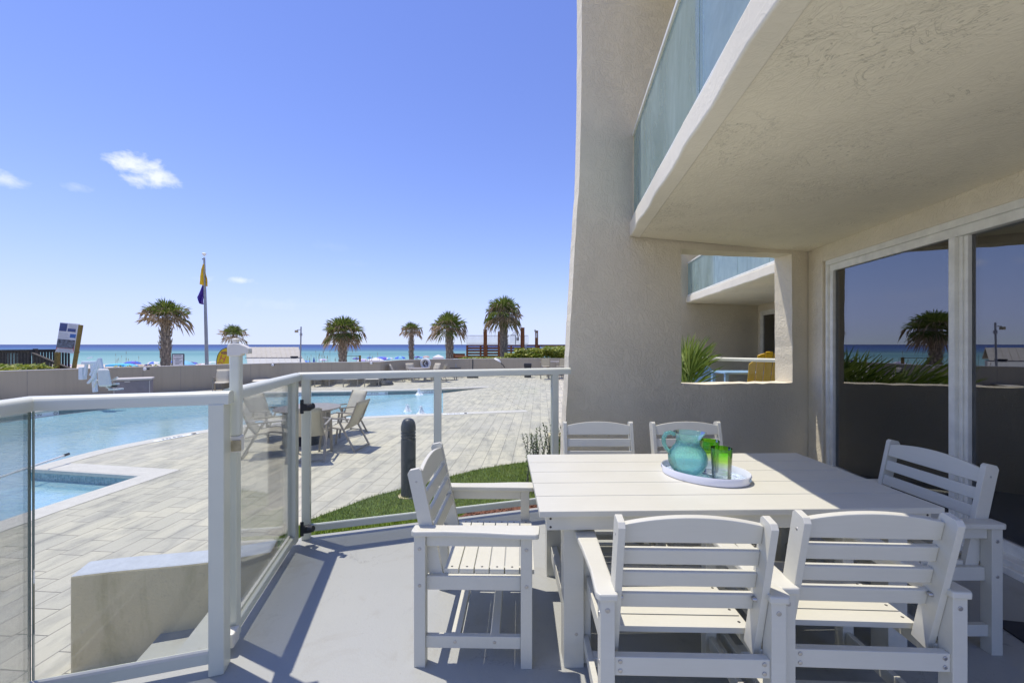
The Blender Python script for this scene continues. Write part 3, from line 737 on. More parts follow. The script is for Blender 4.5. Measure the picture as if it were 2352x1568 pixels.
def door_wall(T, s_open=.318, L=4.3, stiles=(1.754, 3.75), top=2.44, ztop=7.4):
    X = basis(DA, DN, (0, 0, 1), C0 + T)          # local: x along toward camera, y outward, z up
    mb = MB()
    mb.box((-.0, -.22, -.45), (s_open - .05, .0, ztop), X)               # return beside the corner
    mb.box((s_open - .05, -.22, -.45), (s_open, -.03, top + .0), X)
    mb.box((s_open - .05, -.22, top), (L, .0, ztop), X)
    w = part(mb, 'wall', 'stucco_wall', bevel=.01)
    mb = MB(); e = L
    mb.box((s_open, -.16, top - .055), (e, -.006, top), X)                                 # head, jamb and sill of the outer frame
    mb.box((s_open, -.16, .02), (s_open + .03, -.008, top - .055), X)
    mb.box((s_open, -.16, .0), (e, .05, .045), X); mb.box((s_open, -.16, .045), (e, .02, .085), X)
    f = part(mb, 'sliding_door', 'white_trim', bevel=.004)
    mb = MB(); mb.box((s_open + .03, -.10, top - .125), (e, -.03, top - .055), X)
    mb.box((s_open + .03, -.10, .085), (s_open + .085, -.03, top - .125), X)
    a, b = stiles[0], stiles[1]
    mb.box((a, -.10, .085), (a + .048, -.026, top - .125), X)
    mb.box((s_open + .085, -.10, .085), (a, -.032, .165), X)
    mb.build('sash', 'white_trim', f, bevel=.004).location = (0, 0, 0)
    mb = MB(); mb.box((a + .050, -.13, .085), (a + .078, -.05, top - .125), X); mb.box((a + .080, -.13, .085), (a + .110, -.062, top - .125), X)
    mb.box((b, -.13, .085), (b + .10, -.05, top - .125), X); mb.box((a + .110, -.13, .085), (b, -.066, .165), X); mb.box((b + .1, -.13, .085), (e, -.066, .165), X)
    mb.build('sash', 'white_trim', f, bevel=.004)
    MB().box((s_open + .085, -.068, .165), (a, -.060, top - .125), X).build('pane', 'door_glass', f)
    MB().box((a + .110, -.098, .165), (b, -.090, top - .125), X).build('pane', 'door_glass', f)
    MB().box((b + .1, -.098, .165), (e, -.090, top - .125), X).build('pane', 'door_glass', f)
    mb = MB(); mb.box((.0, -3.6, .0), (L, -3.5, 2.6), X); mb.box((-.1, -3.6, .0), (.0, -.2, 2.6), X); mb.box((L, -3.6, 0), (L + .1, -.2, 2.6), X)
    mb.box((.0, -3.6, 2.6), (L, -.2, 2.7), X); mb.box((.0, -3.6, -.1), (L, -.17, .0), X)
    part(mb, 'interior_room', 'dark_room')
door_wall(Z0); door_wall(T2, s_open=.10, L=5.3, stiles=(.85, 3.2)); 
# a tall chair just inside the door
X = basis(DA, DN, (0, 0, 1), C0)
ch = thing('bar_chair', 'dark wooden chair just inside behind the dark sliding door glass', 'chair', tuple(X @ Vector((2.5, -.9, 0))), math.atan2(DA.y, DA.x))
for x in (-.22, .22):
    for y in (-.2, .2): MB().box((x - .02, y - .02, 0), (x + .02, y + .02, 1.05 if y > 0 else .62)).build('leg', 'room_chair', ch)
MB().box((-.25, -.23, .6), (.25, .23, .65)).build('seat', 'room_chair', ch)
mb = MB(); [mb.box((-.2, .19, z), (.2, .21, z + .07)) for z in (.72, .85, .98)]; mb.build('backrest', 'room_chair', ch)


# ------------------------------------------------------------------ patio railing, gate
LOAF = [(.034, -.058), (-.034, -.058), (-.034, -.022), (-.031, -.010), (-.022, -.003), (-.010, 0), (.010, 0), (.022, -.003), (.031, -.010), (.034, -.022)]
RZ = 1.285
def post_mb(p, d, a, b, z0, z1):
    n = Vector((-d.y, d.x, 0)); X = basis(d, n, (0, 0, 1), (p[0], p[1], 0))
    return MB().box((-a / 2, -b / 2, z0), (a / 2, b / 2, z1), X)
def glass_between(a, b, z0, z1, parent, inset=.03):
    d, L = unit2(a, b); m = Vector(((a[0] + b[0]) / 2, (a[1] + b[1]) / 2, 0)); n = Vector((-d.y, d.x, 0)); X = basis(d, n, (0, 0, 1), m)
    h = L / 2 - inset
    o = MB().box((-h, -.004, z0), (h, .004, z1), X).build('glass_pane', 'clear_glass', parent)
    MB().box((-h - .0035, -.0045, z0), (-h - .0005, .0045, z1), X).build('pane_edge', 'glass_edge', o); MB().box((h + .0005, -.0045, z0), (h + .0035, .0045, z1), X).build('pane_edge', 'glass_edge', o)
    return o
# fixed panel with the bend
rl = thing('patio_railing', 'white glass railing with a bent handrail ending in a post by the gate latch', 'railing', (0, 0, 0))
MB().sweep([A0, A1, A2[:2] if False else (A2[0] + .045, A2[1] + .0125)], LOAF, RZ).build('handrail', 'white_vinyl', rl, smooth=True)
MB().sweep([A0, A1, A2], [(.02, 0), (.02, .05), (-.02, .05), (-.02, 0)], .045).build('bottom_rail', 'white_vinyl', rl, bevel=.004)
MB().sweep([A0, A1, A2], [(.022, 0), (.022, .012), (.006, .012), (.006, 0)], .0955).build('glazing_bead', 'cream_vinyl', rl)
d01, _ = unit2(A0, A1); d12, _ = unit2(A1, A2)
post_mb(A2, d12, .062, .080, 0, RZ - .056).build('post', 'white_vinyl', rl, bevel=.004)
glass_between(A0, A1, .09, 1.225, rl, .006); glass_between(A1, A2, .09, 1.225, rl, .012)
# safety latch on the gate post
lt = Vector((-1.332, 1.945, 0)); X = basis(Vector((.957, .29, 0)), Vector((-.29, .957, 0)), (0, 0, 1), lt)
la = MB().box((-.024, -.024, 1.06), (.024, .024, 1.455), X).build('latch', 'white_vinyl', rl, bevel=.014, seg=4)
mb = MB(); hp = [(-.030, 1.445), (-.030, 1.492), (-.022, 1.503), (.0, 1.506), (.02, 1.503), (.045, 1.492), (.060, 1.480), (.060, 1.455), (.030, 1.455), (.028, 1.445)]
k = len(mb.v); nn = len(hp)
mb.add([X @ Vector((x, y, z)) for y in (-.028, .028) for x, z in hp], [tuple(range(nn)), tuple(reversed(range(nn, 2 * nn)))] + [(i, (i + 1) % nn, nn + (i + 1) % nn, nn + i) for i in range(nn)])
mb.build('latch_head', 'cream_vinyl', la, bevel=.004)
MB().lathe([(.016, 1.503), (.013, 1.510), (.014, 1.516), (.017, 1.522), (.017, 1.526), (.010, 1.530), (0, 1.531)], 16, X=X @ Matrix.Translation((-.002, 0, 0))).build('latch_knob', 'cream_vinyl', la, smooth=True)
MB().box((-.027, -.027, .985), (.027, .026, 1.062), X).build('latch_body', 'cream_vinyl', la, bevel=.005)
MB().box((-.012, -.034, .992), (.030, -.024, 1.045), X).build('latch_catch', 'latch_tan', la, bevel=.004)
# gate
gt = thing('patio_gate', 'white glass gate swung between the latch post and two black hinges', 'gate', (0, 0, 0))
dg, Lg = unit2(G0, G1)
MB().sweep([(G0[0] - dg.x * .03, G0[1] - dg.y * .03), (G1[0] + dg.x * .10, G1[1] + dg.y * .10)], LOAF, RZ - .002).build('handrail', 'white_vinyl', gt, smooth=True)
MB().sweep([G0, G1], [(.02, 0), (.02, .048), (-.02, .048), (-.02, 0)], .045).build('bottom_rail', 'white_vinyl', gt, bevel=.004)
MB().sweep([G0, G1], [(-.006, 0), (-.006, .012), (-.022, .012), (-.022, 0)], .0935).build('glazing_bead', 'cream_vinyl', gt)
post_mb(G0, dg, .055, .055, .03, RZ - .058).build('stile', 'white_vinyl', gt, bevel=.004)
post_mb(G1, dg, .075, .055, .03, RZ - .058).build('stile', 'white_vinyl', gt, bevel=.004)
glass_between(G0, G1, .09, 1.225, gt, .03)
bm_ = MB(); Xb = basis(dg, Vector((-dg.y, dg.x, 0)), (0, 0, 1), (G0[0], G0[1], 0)); bm_.box((-.10, -.045, .035), (-.03, .03, .105), Xb); bm_.build('drop_bracket', 'cream_vinyl', gt, bevel=.008)
hx = Vector((-1.575, 3.035, 0)); Xh = basis(Vector((.96, .28, 0)), Vector((-.28, .96, 0)), (0, 0, 1), hx)
for z in (1.035, .125):
    h = MB().box((-.012, -.045, z - .05), (.012, -.03, z + .055), Xh).box((.0, -.05, z - .03), (.062, -.012, z + .022), Xh).build('hinge', 'black_plastic', gt, bevel=.004)
    MB().tube([Xh @ Vector((.05, -.055, z)), Xh @ Vector((.085, -.07, z + .012))], [.026, .022], 14).build('hinge_cap', 'black_plastic', h, smooth=True, bevel=.004)
# straight run to the building
rr_ = thing('patio_railing', 'white glass railing with the straight handrail that runs to the stucco wall', 'railing', (0, 0, 0))
dr, Lr = unit2(R0, R1)
MB().sweep([(R0[0] - .045, R0[1] - .013), R1], LOAF, RZ).build('handrail', 'white_vinyl', rr_, smooth=True)
MB().sweep([(R0[0] + .03, R0[1] + .009), (R1[0] - .1, R1[1] - .03)], [(.018, 0), (.018, .05), (-.018, .05), (-.018, 0)], .055).build('bottom_rail', 'white_vinyl', rr_, bevel=.004)
P0 = (-1.592, 3.118); P1 = (-.628, 3.399); P2 = (.392, 3.703)
for p in (P0, P1, P2): post_mb(p, dr, .06, .055, 0, RZ - .056).build('post', 'white_vinyl', rr_, bevel=.004)
glass_between(P0, P1, .10, 1.225, rr_, .03); glass_between(P1, P2, .10, 1.225, rr_, .03)
# neighbour's railing beyond the wall opening
nr = thing('patio_railing', 'white glass railing seen through the opening in front of the yellow chair', 'railing', (3.0, 7.2, 0))
n0, n1 = (-.15, .12), (1.6, -1.72)
MB().sweep([n0, n1], LOAF, 1.288).build('handrail', 'white_vinyl', nr, smooth=True)
MB().sweep([n0, n1], [(.02, 0), (.02, .05), (-.02, .05), (-.02, 0)], .05).build('bottom_rail', 'white_vinyl', nr)
glass_between(n0, n1, .1, 1.22, nr, .01)


# ------------------------------------------------------------------ dining set
def make_chair():
    t = thing('dining_chair', 'x', 'chair', group='white slatted dining chairs')
    for sx_ in (-1, 1):
        for y0, y1 in ((-.275, -.222), (.222, .275)):
            mb = MB(); a, b = sorted((sx_ * .318, sx_ * .268)); mb.box((a, y0, 0), (b, y1, .612))
            mb.m = 1
            if y0 < 0: mb.tube([(sx_ * .293, y0 - .002, .575), (sx_ * .293, y0 + .003, .575)], .009, 10)
            for z in (.55, .38): mb.tube([(sx_ * .320, (y0 + y1) / 2, z), (sx_ * .316, (y0 + y1) / 2, z)], .009, 10)
            mb.build('leg', ['white_lumber', 'steel'], t, bevel=.004)
    for sx_ in (-1, 1):
        mb = MB(); pts = [(.345, .305), (.26, .312), (.252, .29), (.258, -.10), (.258, -.285), (.322, -.287), (.334, -.27), (.328, -.12), (.336, .05), (.350, .20), (.352, .29)]
        mb.prism([(sx_ * x, y) for x, y in (pts if sx_ > 0 else pts[::-1])], .612, .638); mb.build('armrest', 'white_lumber', t, bevel=.006)
        a, b = sorted((sx_ * .300, sx_ * .280)); MB().box((a, -.222, .555), (b, .222, .6115)).build('arm_rail', 'white_lumber', t, bevel=.003)
    # seat frame
    mb = MB()
    for sx_ in (-1, 1):
        a, b = sorted((sx_ * .290, sx_ * .262)); mb.box((a, -.222, .345), (b, .222, .410))
    mb.box((-.268, -.268, .345), (.268, -.240, .410)); mb.box((-.262, .222, .345), (.262, .25, .410))
    mb.m = 1
    for sx_ in (-1, 1):
        for z in (.362, .394): mb.tube([(sx_ * .248, -.266, z), (sx_ * .248, -.271, z)], .008, 10)
    mb.build('seat_frame', ['white_lumber', 'steel'], t, bevel=.003)
    mb = MB()
    for i in range(6):
        y0 = -.142 + i * .0725; mb.box((-.266, y0, .4105), (.266, y0 + .066, .432))
    mb.m = 1
    for i in range(6):
        y = -.142 + i * .0725 + .033
        for x in (-.245, .245): mb.tube([(x, y, .431), (x, y, .4325)], .006, 8)
    mb.build('seat', ['white_lumber', 'dark_screw'], t, bevel=.004)
    # leaning back: posts and slats share one tilted frame
    lean = R(12.2); X = Matrix.Translation((0, -.178, .385)) @ Matrix.Rotation(lean, 4, 'X')
    for sx_ in (-1, 1):
        mb = MB(); a, b = sorted((sx_ * .2665, sx_ * .2415)); Lp = .530
        # side profile with rounded top
        prof = [(-.032, 0), (.032, 0), (.034, Lp - .012), (.024, Lp), (-.020, Lp), (-.034, Lp - .016)]
        nn = len(prof); mb.add([X @ Vector((x, y, z)) for x in (a, b) for y, z in prof], [tuple(range(nn)), tuple(reversed(range(nn, 2 * nn)))] + [(i, (i + 1) % nn, nn + (i + 1) % nn, nn + i) for i in range(nn)])
        mb.m = 1; mb.tube([X @ Vector((sx_ * .2675, 0, .47)), X @ Vector((sx_ * .264, 0, .47))], .006, 8)
        mb.tube([X @ Vector((sx_ * .243, -.004, .215)), X @ Vector((sx_ * .228, -.004, .215))], [.010, .006], 8)
        mb.build('back_post', ['white_lumber', 'steel'], t, bevel=.006)
    mb = MB()
    for z in (.162, .252, .342): mb.box((-.2415, .006, z), (.2415, .028, z + .060), X)
    k = 18; vs = []
    for i in range(k + 1):
        x = -.2415 + .483 * i / k; zt_ = .500 + .030 * (1 - (x / .2415) ** 2)
        vs += [X @ Vector((x, .006, .430)), X @ Vector((x, .006, zt_)), X @ Vector((x, .028, zt_)), X @ Vector((x, .028, .430))]
    mb.add(vs, [(4 * i + j, 4 * i + (j + 1) % 4, 4 * i + 4 + (j + 1) % 4, 4 * i + 4 + j) for i in range(k) for j in range(4)] + [(0, 1, 2, 3), (4 * k + 3, 4 * k + 2, 4 * k + 1, 4 * k)])
    mb.build('backrest', 'white_lumber', t, bevel=.004)
    mb = MB()
    for sx_ in (-1, 1):
        a, b = sorted((sx_ * .304, sx_ * .280)); mb.box((a, -.222, .082), (b, .222, .138))
    for y in (-.085, .10): mb.box((-.280, y - .022, .096), (.280, y + .022, .136))
    mb.m = 1
    for sx_ in (-1, 1):
        for y in (-.085, .10): mb.tube([(sx_ * .306, y, .112), (sx_ * .302, y, .112)], .008, 10)
    mb.build('stretcher', ['white_lumber', 'steel'], t, bevel=.003)
    return t
ch0 = make_chair()
ch0.location = (-.175, 2.185, 0); ch0.rotation_euler = (0, 0, R(-91.2)); ch0['label'] = 'white slatted armchair at the sunny table end, seen from its side by the gate'
dup(ch0, (.633, 1.668, 0), R(-1.5), 'white slatted armchair tucked under the near table side, fully in view from behind')
dup(ch0, (1.292, 1.70, 0), R(-2.5), 'white slatted armchair on the near table side, half shaded, beside the shaded end chair')
dup(ch0, (.662, 2.835, 0), R(180), 'white slatted armchair behind the table in front of the wall end and railing')
dup(ch0, (1.346, 2.835, 0), R(181.6), 'white slatted armchair behind the table, partly hidden by the aqua pitcher')
dup(ch0, (2.095, 2.262, 0), R(90), 'white slatted armchair in full shade at the table end by the sliding door')

tb = thing('dining_table', 'long white plank topped dining table with square legs set for outdoor dining', 'table', (1.048, 2.302, 0), R(1.3))
mb = MB(); LX, LY = .935, .472
for i in range(5):
    w = 2 * LY / 5; y0 = -LY + i * w; mb.box((-LX, y0 + .0022, .722), (LX, y0 + w - .0022, .750))
mb.build('table_top', 'white_lumber', tb, bevel=.003)
mb = MB(); ax, ay = LX - .035, LY - .03
mb.box((-ax, -ay, .652), (ax, -ay + .03, .7215)); mb.box((-ax, ay - .03, .652), (ax, ay, .7215)); mb.box((-ax + .002, -ay + .0305, .654), (-ax + .03, ay - .0305, .7215)); mb.box((ax - .03, -ay + .0305, .654), (ax - .002, ay - .0305, .7215))
mb.m = 1
for sx_ in (-1, 1):
    for z in (.667, .705): mb.tube([(sx_ * (ax - .018), -ay - .002, z), (sx_ * (ax - .018), -ay + .003, z)], .006, 8)
mb.build('apron', ['white_lumber', 'dark_screw'], tb, bevel=.003)
for sx_ in (-1, 1):
    for sy_ in (-1, 1):
        x = sx_ * (LX - .165); y = sy_ * (LY - .105); mb = MB(); mb.box((x - .046, y - .046, 0), (x + .046, y + .046, .7215))
        mb.m = 1; mb.tube([(x + .012, y + sy_ * .0455, .155), (x + .012, y + sy_ * .0475, .155)], .008, 10)
        mb.build('leg', ['white_lumber', 'steel'], tb, bevel=.004)
    x = sx_ * (LX - .165); MB().box((x - .02, -LY + .152, .12), (x + .02, LY - .152, .20)).build('stretcher', 'white_lumber', tb, bevel=.003)
MB().box((-LX + .186, -.035, .13), (LX - .186, .035, .17)).build('stretcher', 'white_lumber', tb, bevel=.003)

# tray, pitcher, tumblers
tr_ = thing('serving_tray', 'white oval tray with blue swirl print and cut out handles', 'tray', (1.098, 2.300, .7505), R(-36))
mb = MB(); ta, tb_ = .222, .170; nt = 56; vs = []; fs = []
prof = [(1.0, .0), (1.035, .004), (1.055, .042), (1.045, .045), (1.032, .042), (1.008, .007)]
slots = lambda i: False
for s, z in prof: vs += [(ta * s * math.cos(2 * math.pi * j / nt), tb_ * s * math.sin(2 * math.pi * j / nt), z) for j in range(nt)]
hs_ = [j for j in range(nt) if min(j, nt - j) <= 2 or abs(j - nt // 2) <= 2]
for i in range(len(prof) - 1):
    for j in range(nt):
        fs.append((i * nt + j, i * nt + (j + 1) % nt, (i + 1) * nt + (j + 1) % nt, (i + 1) * nt + j))
mb.add(vs, fs); mb.build('rim', 'tray_white', tr_, smooth=True)
MB().lathe([(0, .0065), (1, .0065), (1, .002)], nt, X=Matrix.Diagonal((ta * 1.005, tb_ * 1.005, 1, 1))).build('base', 'tray_print', tr_)
# the handle slots, dark oval openings outlined in the rim ends
for sg in (1, -1):
    mb = MB(); out = []
    for k in range(20):
        a = 2 * math.pi * k / 20; y = .042 * math.copysign(abs(math.cos(a)) ** .6, math.cos(a)); z = .026 + .011 * math.copysign(abs(math.sin(a)) ** .8, math.sin(a))
        xr = ta * 1.049 * math.sqrt(max(0, 1 - (y / (tb_ * 1.049)) ** 2)) + .0022 + (z - .026) * .1
        out.append((sg * xr, y, z))
    mb.add(out, [tuple(range(20))]); mb.build('handle_slot', 'blue_plastic', tr_)
pt = thing('pitcher', 'round aqua bubble glass pitcher with a loop handle on the tray', 'pitcher', (1.0, 2.295, .758))
rib = lambda r, z, a: r * (1 + .012 * math.cos(16 * a) * max(0, 1 - abs(z - .09) / .09)) + (.026 * max(0, math.cos(a)) ** 8 * max(0, (z - .185) / .06) if z > .185 else 0)
mb = MB(); mb.lathe([(0, .004), (.045, .0), (.062, .008), (.088, .038), (.104, .078), (.105, .105), (.096, .135), (.078, .160), (.064, .177), (.060, .195), (.063, .215), (.072, .236), (.078, .243)], 48, fn=rib, caps=False)
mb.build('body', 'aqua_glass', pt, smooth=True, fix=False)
hp = [(-.070, 0, .228), (-.095, 0, .240), (-.118, 0, .232), (-.131, 0, .205), (-.129, 0, .175), (-.118, 0, .150), (-.101, 0, .132), (-.092, 0, .118)]
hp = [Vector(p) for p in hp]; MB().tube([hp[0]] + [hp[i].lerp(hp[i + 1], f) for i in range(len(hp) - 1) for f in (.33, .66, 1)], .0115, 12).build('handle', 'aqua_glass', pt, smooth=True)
pt.rotation_euler = (0, 0, R(-8))
def tumbler(x, y, label):
    t = thing('tumbler', label, 'glass', (x, y, .758), 0, 'green rimmed tumblers on the tray')
    fl = lambda r, z, a: r * (1 + .012 * math.cos(12 * a))
    MB().lathe([(0, .0), (.043, .0), (.046, .004), (.0535, .180)], 48, fn=fl, caps=False).build('body', 'green_glass', t, smooth=True, fix=False)
    return t
tumbler(1.142, 2.195, 'green topped clear tumbler nearer the handle slot of the tray')
tumbler(1.160, 2.365, 'green topped clear tumbler standing behind the other tumbler, beside the pitcher')
mt = thing('door_mat', 'black textured rubber door mat on the patio by the sliding door', 'door mat', (2.93, 1.86, .002), R(-10))
mb = MB().box((-.38, -.27, 0), (.38, .27, .008)); random.seed(4)
for i in range(40):
    x, y = random.uniform(-.34, .34), random.uniform(-.23, .23); r = random.uniform(.02, .05)
    mb.tube([(x + r * math.cos(a), y + r * math.sin(a), .009) for a in [k * .7 for k in range(8)]], .006, 5)
mb.build('mat', 'black_plastic', mt)


# ------------------------------------------------------------------ terrace: bollard, shrubs, furniture
bo = thing('bollard_light', 'dark grey round topped bollard light standing in the turf', 'bollard', (-1.33, 5.17, DECK))
pr = [(.093, 0), (.093, .735)]
for z in (.745, .785, .825): pr += [(.093, z), (.084, z + .006), (.084, z + .016), (.094, z + .022)]
pr += [(.094, .87), (.092, .91), (.082, .955), (.062, .988), (.035, 1.003), (0, 1.006)]
MB().lathe(pr, 28).build('post', 'bollard_paint', bo, smooth=True)
MB().lathe([(.13, .0), (.13, .02), (.095, .022)], 24).build('base', 'old_concrete', bo)

def shrub(name, label, loc, h, stems, seed, spread=.25, mat='holly_green', leaf=.028):
    t = thing(name, label, 'shrub', loc); random.seed(seed); sm = MB(); lf = MB()
    for i in range(stems):
        a = random.uniform(0, 6.28); r = random.uniform(0, spread * .55); hh = h * random.uniform(.7, 1)
        p0 = Vector((r * math.cos(a), r * math.sin(a), 0)); p1 = p0 + Vector((random.uniform(-1, 1) * spread * .5, random.uniform(-1, 1) * spread * .5, hh))
        sm.tube([p0, p0.lerp(p1, .5) + Vector((.01, .01, 0)), p1], [.006, .005, .003], 5)
        for k in range(int(hh / .016)):
            f = .12 + .88 * k / (hh / .016); p = p0.lerp(p1, f); b = k * 2.4 + random.uniform(-.5, .5)
            d = Vector((math.cos(b), math.sin(b), random.uniform(.4, 1.1))).normalized(); s = d.cross(Vector((0, 0, 1))).normalized(); L = leaf * random.uniform(.8, 1.4)
            lf.add([p, p + d * L * .5 + s * L * .28, p + d * L, p + d * L * .5 - s * L * .28], [(0, 1, 2, 3)])
    sm.build('stem', 'palm_trunk', t); lf.build('foliage', mat, t, fix=False)
shrub('holly_shrub', 'small upright dark leaved shrub farther out from the wall end', (.30, 5.35, DECK), .80, 16, 1, .36, leaf=.036)
shrub('holly_shrub', 'taller upright dark leaved shrub half hidden by the railing post', (.60, 5.3, DECK), .95, 16, 2, .32, leaf=.036)
# beige wall stub beyond the building end
tag(MB().box((.60, 6.55, DECK), (1.6, 6.8, .02)).build('low_wall', 'old_concrete', bevel=.02), 'short beige wall stub behind the small shrubs at the building end', 'low wall')

def sling_chair(label, loc, rz, fabric='sling_fabric', group='sling chairs by the pool'):
    t = thing('sling_chair', label, 'chair', loc, rz, group)
    for s in (-1, 1):
        x = s * .28
        mb = MB(); mb.bar((x, .27, 0), (x, .20, .60), .022, .045, (1, 0, 0)); mb.build('leg', 'taupe_frame', t, bevel=.004)
        mb = MB(); mb.bar((x, -.42, 0), (x, -.16, .46), .022, .045, (1, 0, 0)); mb.bar((x, -.16, .46), (x, -.10, .58), .022, .04, (1, 0, 0)); mb.build('leg', 'taupe_frame', t, bevel=.004)
        mb = MB(); mb.bar((x, .26, .615), (x, -.30, .595), .035, .024); mb.build('armrest', 'taupe_frame', t, bevel=.004)
        mb = MB(); x2 = s * .245; pts = [(x2, .26, .39), (x2, .05, .43), (x2, -.15, .405), (x2, -.22, .37), (x2, -.30, .55), (x2, -.44, .90)]
        mb.tube(pts[:3] + [(x2, -.20, .41)] + pts[4:], .015, 6); mb.build('frame', 'taupe_frame', t)
    MB().bar((-.28, -.40, .03), (.28, -.40, .03), .03, .02).build('stretcher', 'taupe_frame', t)
    prof = [(.27, .385), (.18, .42), (.05, .435), (-.08, .425), (-.18, .405), (-.215, .43), (-.28, .56), (-.345, .70), (-.40, .81), (-.45, .91)]
    mb = MB(); vs = []; n = len(prof)
    for x in (-.235, -.08, .08, .235):
        sag = .015 if abs(x) < .2 else 0
        vs += [(x, y, z - (sag if i < 5 else 0)) for i, (y, z) in enumerate(prof)]
    mb.add(vs, [(k * n + i, k * n + i + 1, (k + 1) * n + i + 1, (k + 1) * n + i) for k in range(3) for i in range(n - 1)])
    o = mb.build('sling', fabric, t, smooth=True); sf = o.modifiers.new('thickness', 'SOLIDIFY'); sf.thickness = .006
    return t
def round_table(label, loc, r=.61, h=.70):
    t = thing('patio_table', label, 'table', loc, .3, 'round taupe poolside tables')
    MB().lathe([(0, h - .03), (r - .01, h - .03), (r, h - .02), (r, h - .004), (r - .01, h), (.03, h), (0, h)], 40).build('table_top', 'table_slate', t, smooth=True)
    for k in range(4):
        a = math.pi / 4 + k * math.pi / 2; c, s = math.cos(a) * r * .77, math.sin(a) * r * .77
        MB().cbox((c, s, (h - .03) / 2), (.085, .085, h - .03)).build('leg', 'table_slate', t, bevel=.008)
    MB().lathe([(r * .72, h - .08), (r * .75, h - .08), (r * .75, h - .031), (r * .72, h - .031)], 32, caps=False).build('apron', 'table_slate', t)
    return t
tc_ = Vector((-4.08, 8.05, DECK)); rt0 = round_table('round taupe patio table among sling chairs close to the gate', tc_)
def facing(p): return math.atan2(tc_.y - p[1], tc_.x - p[0]) - math.pi / 2
sc0 = None
for (x, y, lb, rz_) in [(-3.22, 7.60, 'taupe sling armchair in side view between the round table and the bollard', R(84)),
                   (-3.70, 8.80, 'taupe sling armchair standing between the round table and the pool water', R(148)),
                   (-3.50, 7.02, 'taupe sling armchair with its back to the gate hinge post', R(14)),
                   (-4.32, 7.22, 'taupe sling armchair seen side on through the gate glass', R(-66)),
                   (-5.02, 8.35, 'taupe sling armchair behind the gate latch on the pool side', R(-106))]:
    if sc0 is None: sc0 = sling_chair(lb, (x, y, DECK), rz_)
    else: dup(sc0, (x, y, DECK), rz_, lb)
ub = thing('umbrella_base', 'black domed umbrella base under the round table near the gate', 'umbrella base', (tc_.x, tc_.y, DECK))
MB().lathe([(.34, 0), (.34, .04), (.30, .09), (.2, .16), (.07, .20), (.04, .22), (.04, .40), (0, .40)], 28).build('base', 'black_plastic', ub, smooth=True)
# loungers along the terrace wall
def lounger(label, loc, rz):
    t = thing('sun_lounger', label, 'sun lounger', loc, rz, 'flat sun loungers along the pool wall')
    for s in (-1, 1):
        MB().bar((s * .31, 0, .33), (s * .31, 1.95, .33), .03, .05).build('frame', 'taupe_frame', t)
        for y in (.06, 1.35): MB().cbox((s * .31, y, .165), (.035, .05, .33)).build('leg', 'taupe_frame', t)
    MB().box((-.29, .02, .335), (.29, 1.93, .350)).build('sling', 'sling_pale', t, bevel=.004)
    MB().bar((-.31, .7, .12), (.31, .7, .12), .025, .025).build('stretcher', 'taupe_frame', t)
    return t
lg0 = lounger('pale flat sun lounger, last of the row before the far dining set', (-6.47, 18.55, DECK), R(13))
for x, lb in [(-7.44, 'pale flat sun lounger next to the last one of the far row'), (-8.75, 'pale flat sun lounger behind the gate hinge post, third of the far row'),
              (-9.75, 'pale flat sun lounger partly hidden by the gate post in the far row')]:
    dup(lg0, (x, 18.52, DECK), R(13), lb)
dup(lg0, (-11.0, 17.6, DECK), R(30), 'pale flat sun lounger just over the gate handrail near the latch post')
dup(lg0, (-11.75, 16.9, DECK), R(34), 'pale flat sun lounger touching the latch post in the view')
dup(lg0, (-15.9, 12.0, DECK), R(62), 'pale flat sun lounger alone at the pool end beyond the bent handrail')
dup(lg0, (-3.05, 22.2, DECK), R(88), 'flat sun lounger alone by the wall between far table and umbrella base')
dup(sc0, (-11.95, 16.6, DECK), R(-150), 'empty sling armchair against the terrace wall beside the latch post', 'far sling chairs')
ft = dup(rt0, (-4.96, 21.4, DECK), .3, 'round patio table in front of the life ring')
for x, y, lb in [(-6.0, 21.3, 'sling chair turned sideways at the table under the life ring, pool lounger side'), (-5.5, 22.2, 'sling chair behind the far table beside the life ring'),
                 (-4.4, 22.2, 'sling chair behind the far table on the blank wall side'), (-3.9, 21.2, 'sling chair turned sideways at the far table, towards the umbrella base')]:
    dup(sc0, (x, y, DECK), math.atan2(21.4 - y, -4.96 - x) - math.pi / 2, lb, 'far sling chairs')
# bar height set
def bar_chair(label, loc, rz):
    t = thing('bar_chair', label, 'chair', loc, rz, 'bar height sling chairs')
    for s in (-1, 1):
        for y0, y1, z in ((.24, .2, .98), (-.28, -.22, .75)): MB().bar((s * .25, y0, 0), (s * .25, y1, z), .03, .04).build('leg', 'taupe_frame', t)
        MB().bar((s * .25, .24, .96), (s * .25, -.25, .95), .035, .025).build('armrest', 'taupe_frame', t)
        MB().bar((s * .25, -.2, .72), (s * .25, -.34, 1.2), .03, .03).build('frame', 'taupe_frame', t)
    MB().box((-.24, -.2, .72), (.24, .24, .74)).build('seat', 'sling_fabric', t); mb = MB(); mb.bar((0, -.205, .76), (0, -.335, 1.19), .48, .012, (0, 1, 0)); mb.build('backrest', 'sling_fabric', t)
    MB().bar((-.25, .22, .3), (.25, .22, .3), .03, .03).build('footrest', 'taupe_frame', t)
    return t
bc = bar_chair('tall bar height chair with its back to the camera beside the building edge', (1.87, 22.8, DECK), 0)
dup(bc, (2.75, 22.5, DECK), R(20), 'tall bar height chair half hidden behind the stucco wall edge')
bt = thing('bar_table', 'bar height table with a pale top beside the tall chairs', 'table', (2.5, 23.5, DECK))
MB().box((-.5, -.5, .93), (.5, .5, .97)).build('table_top', 'table_slate', bt, bevel=.01)
for x in (-.42, .42):
    for y in (-.42, .42): MB().cbox((x, y, .465), (.06, .06, .93)).build('leg', 'taupe_frame', bt)
tb2 = thing('trash_bin', 'black square trash bin standing against the terrace wall', 'bin', (.93, 23.9, DECK))
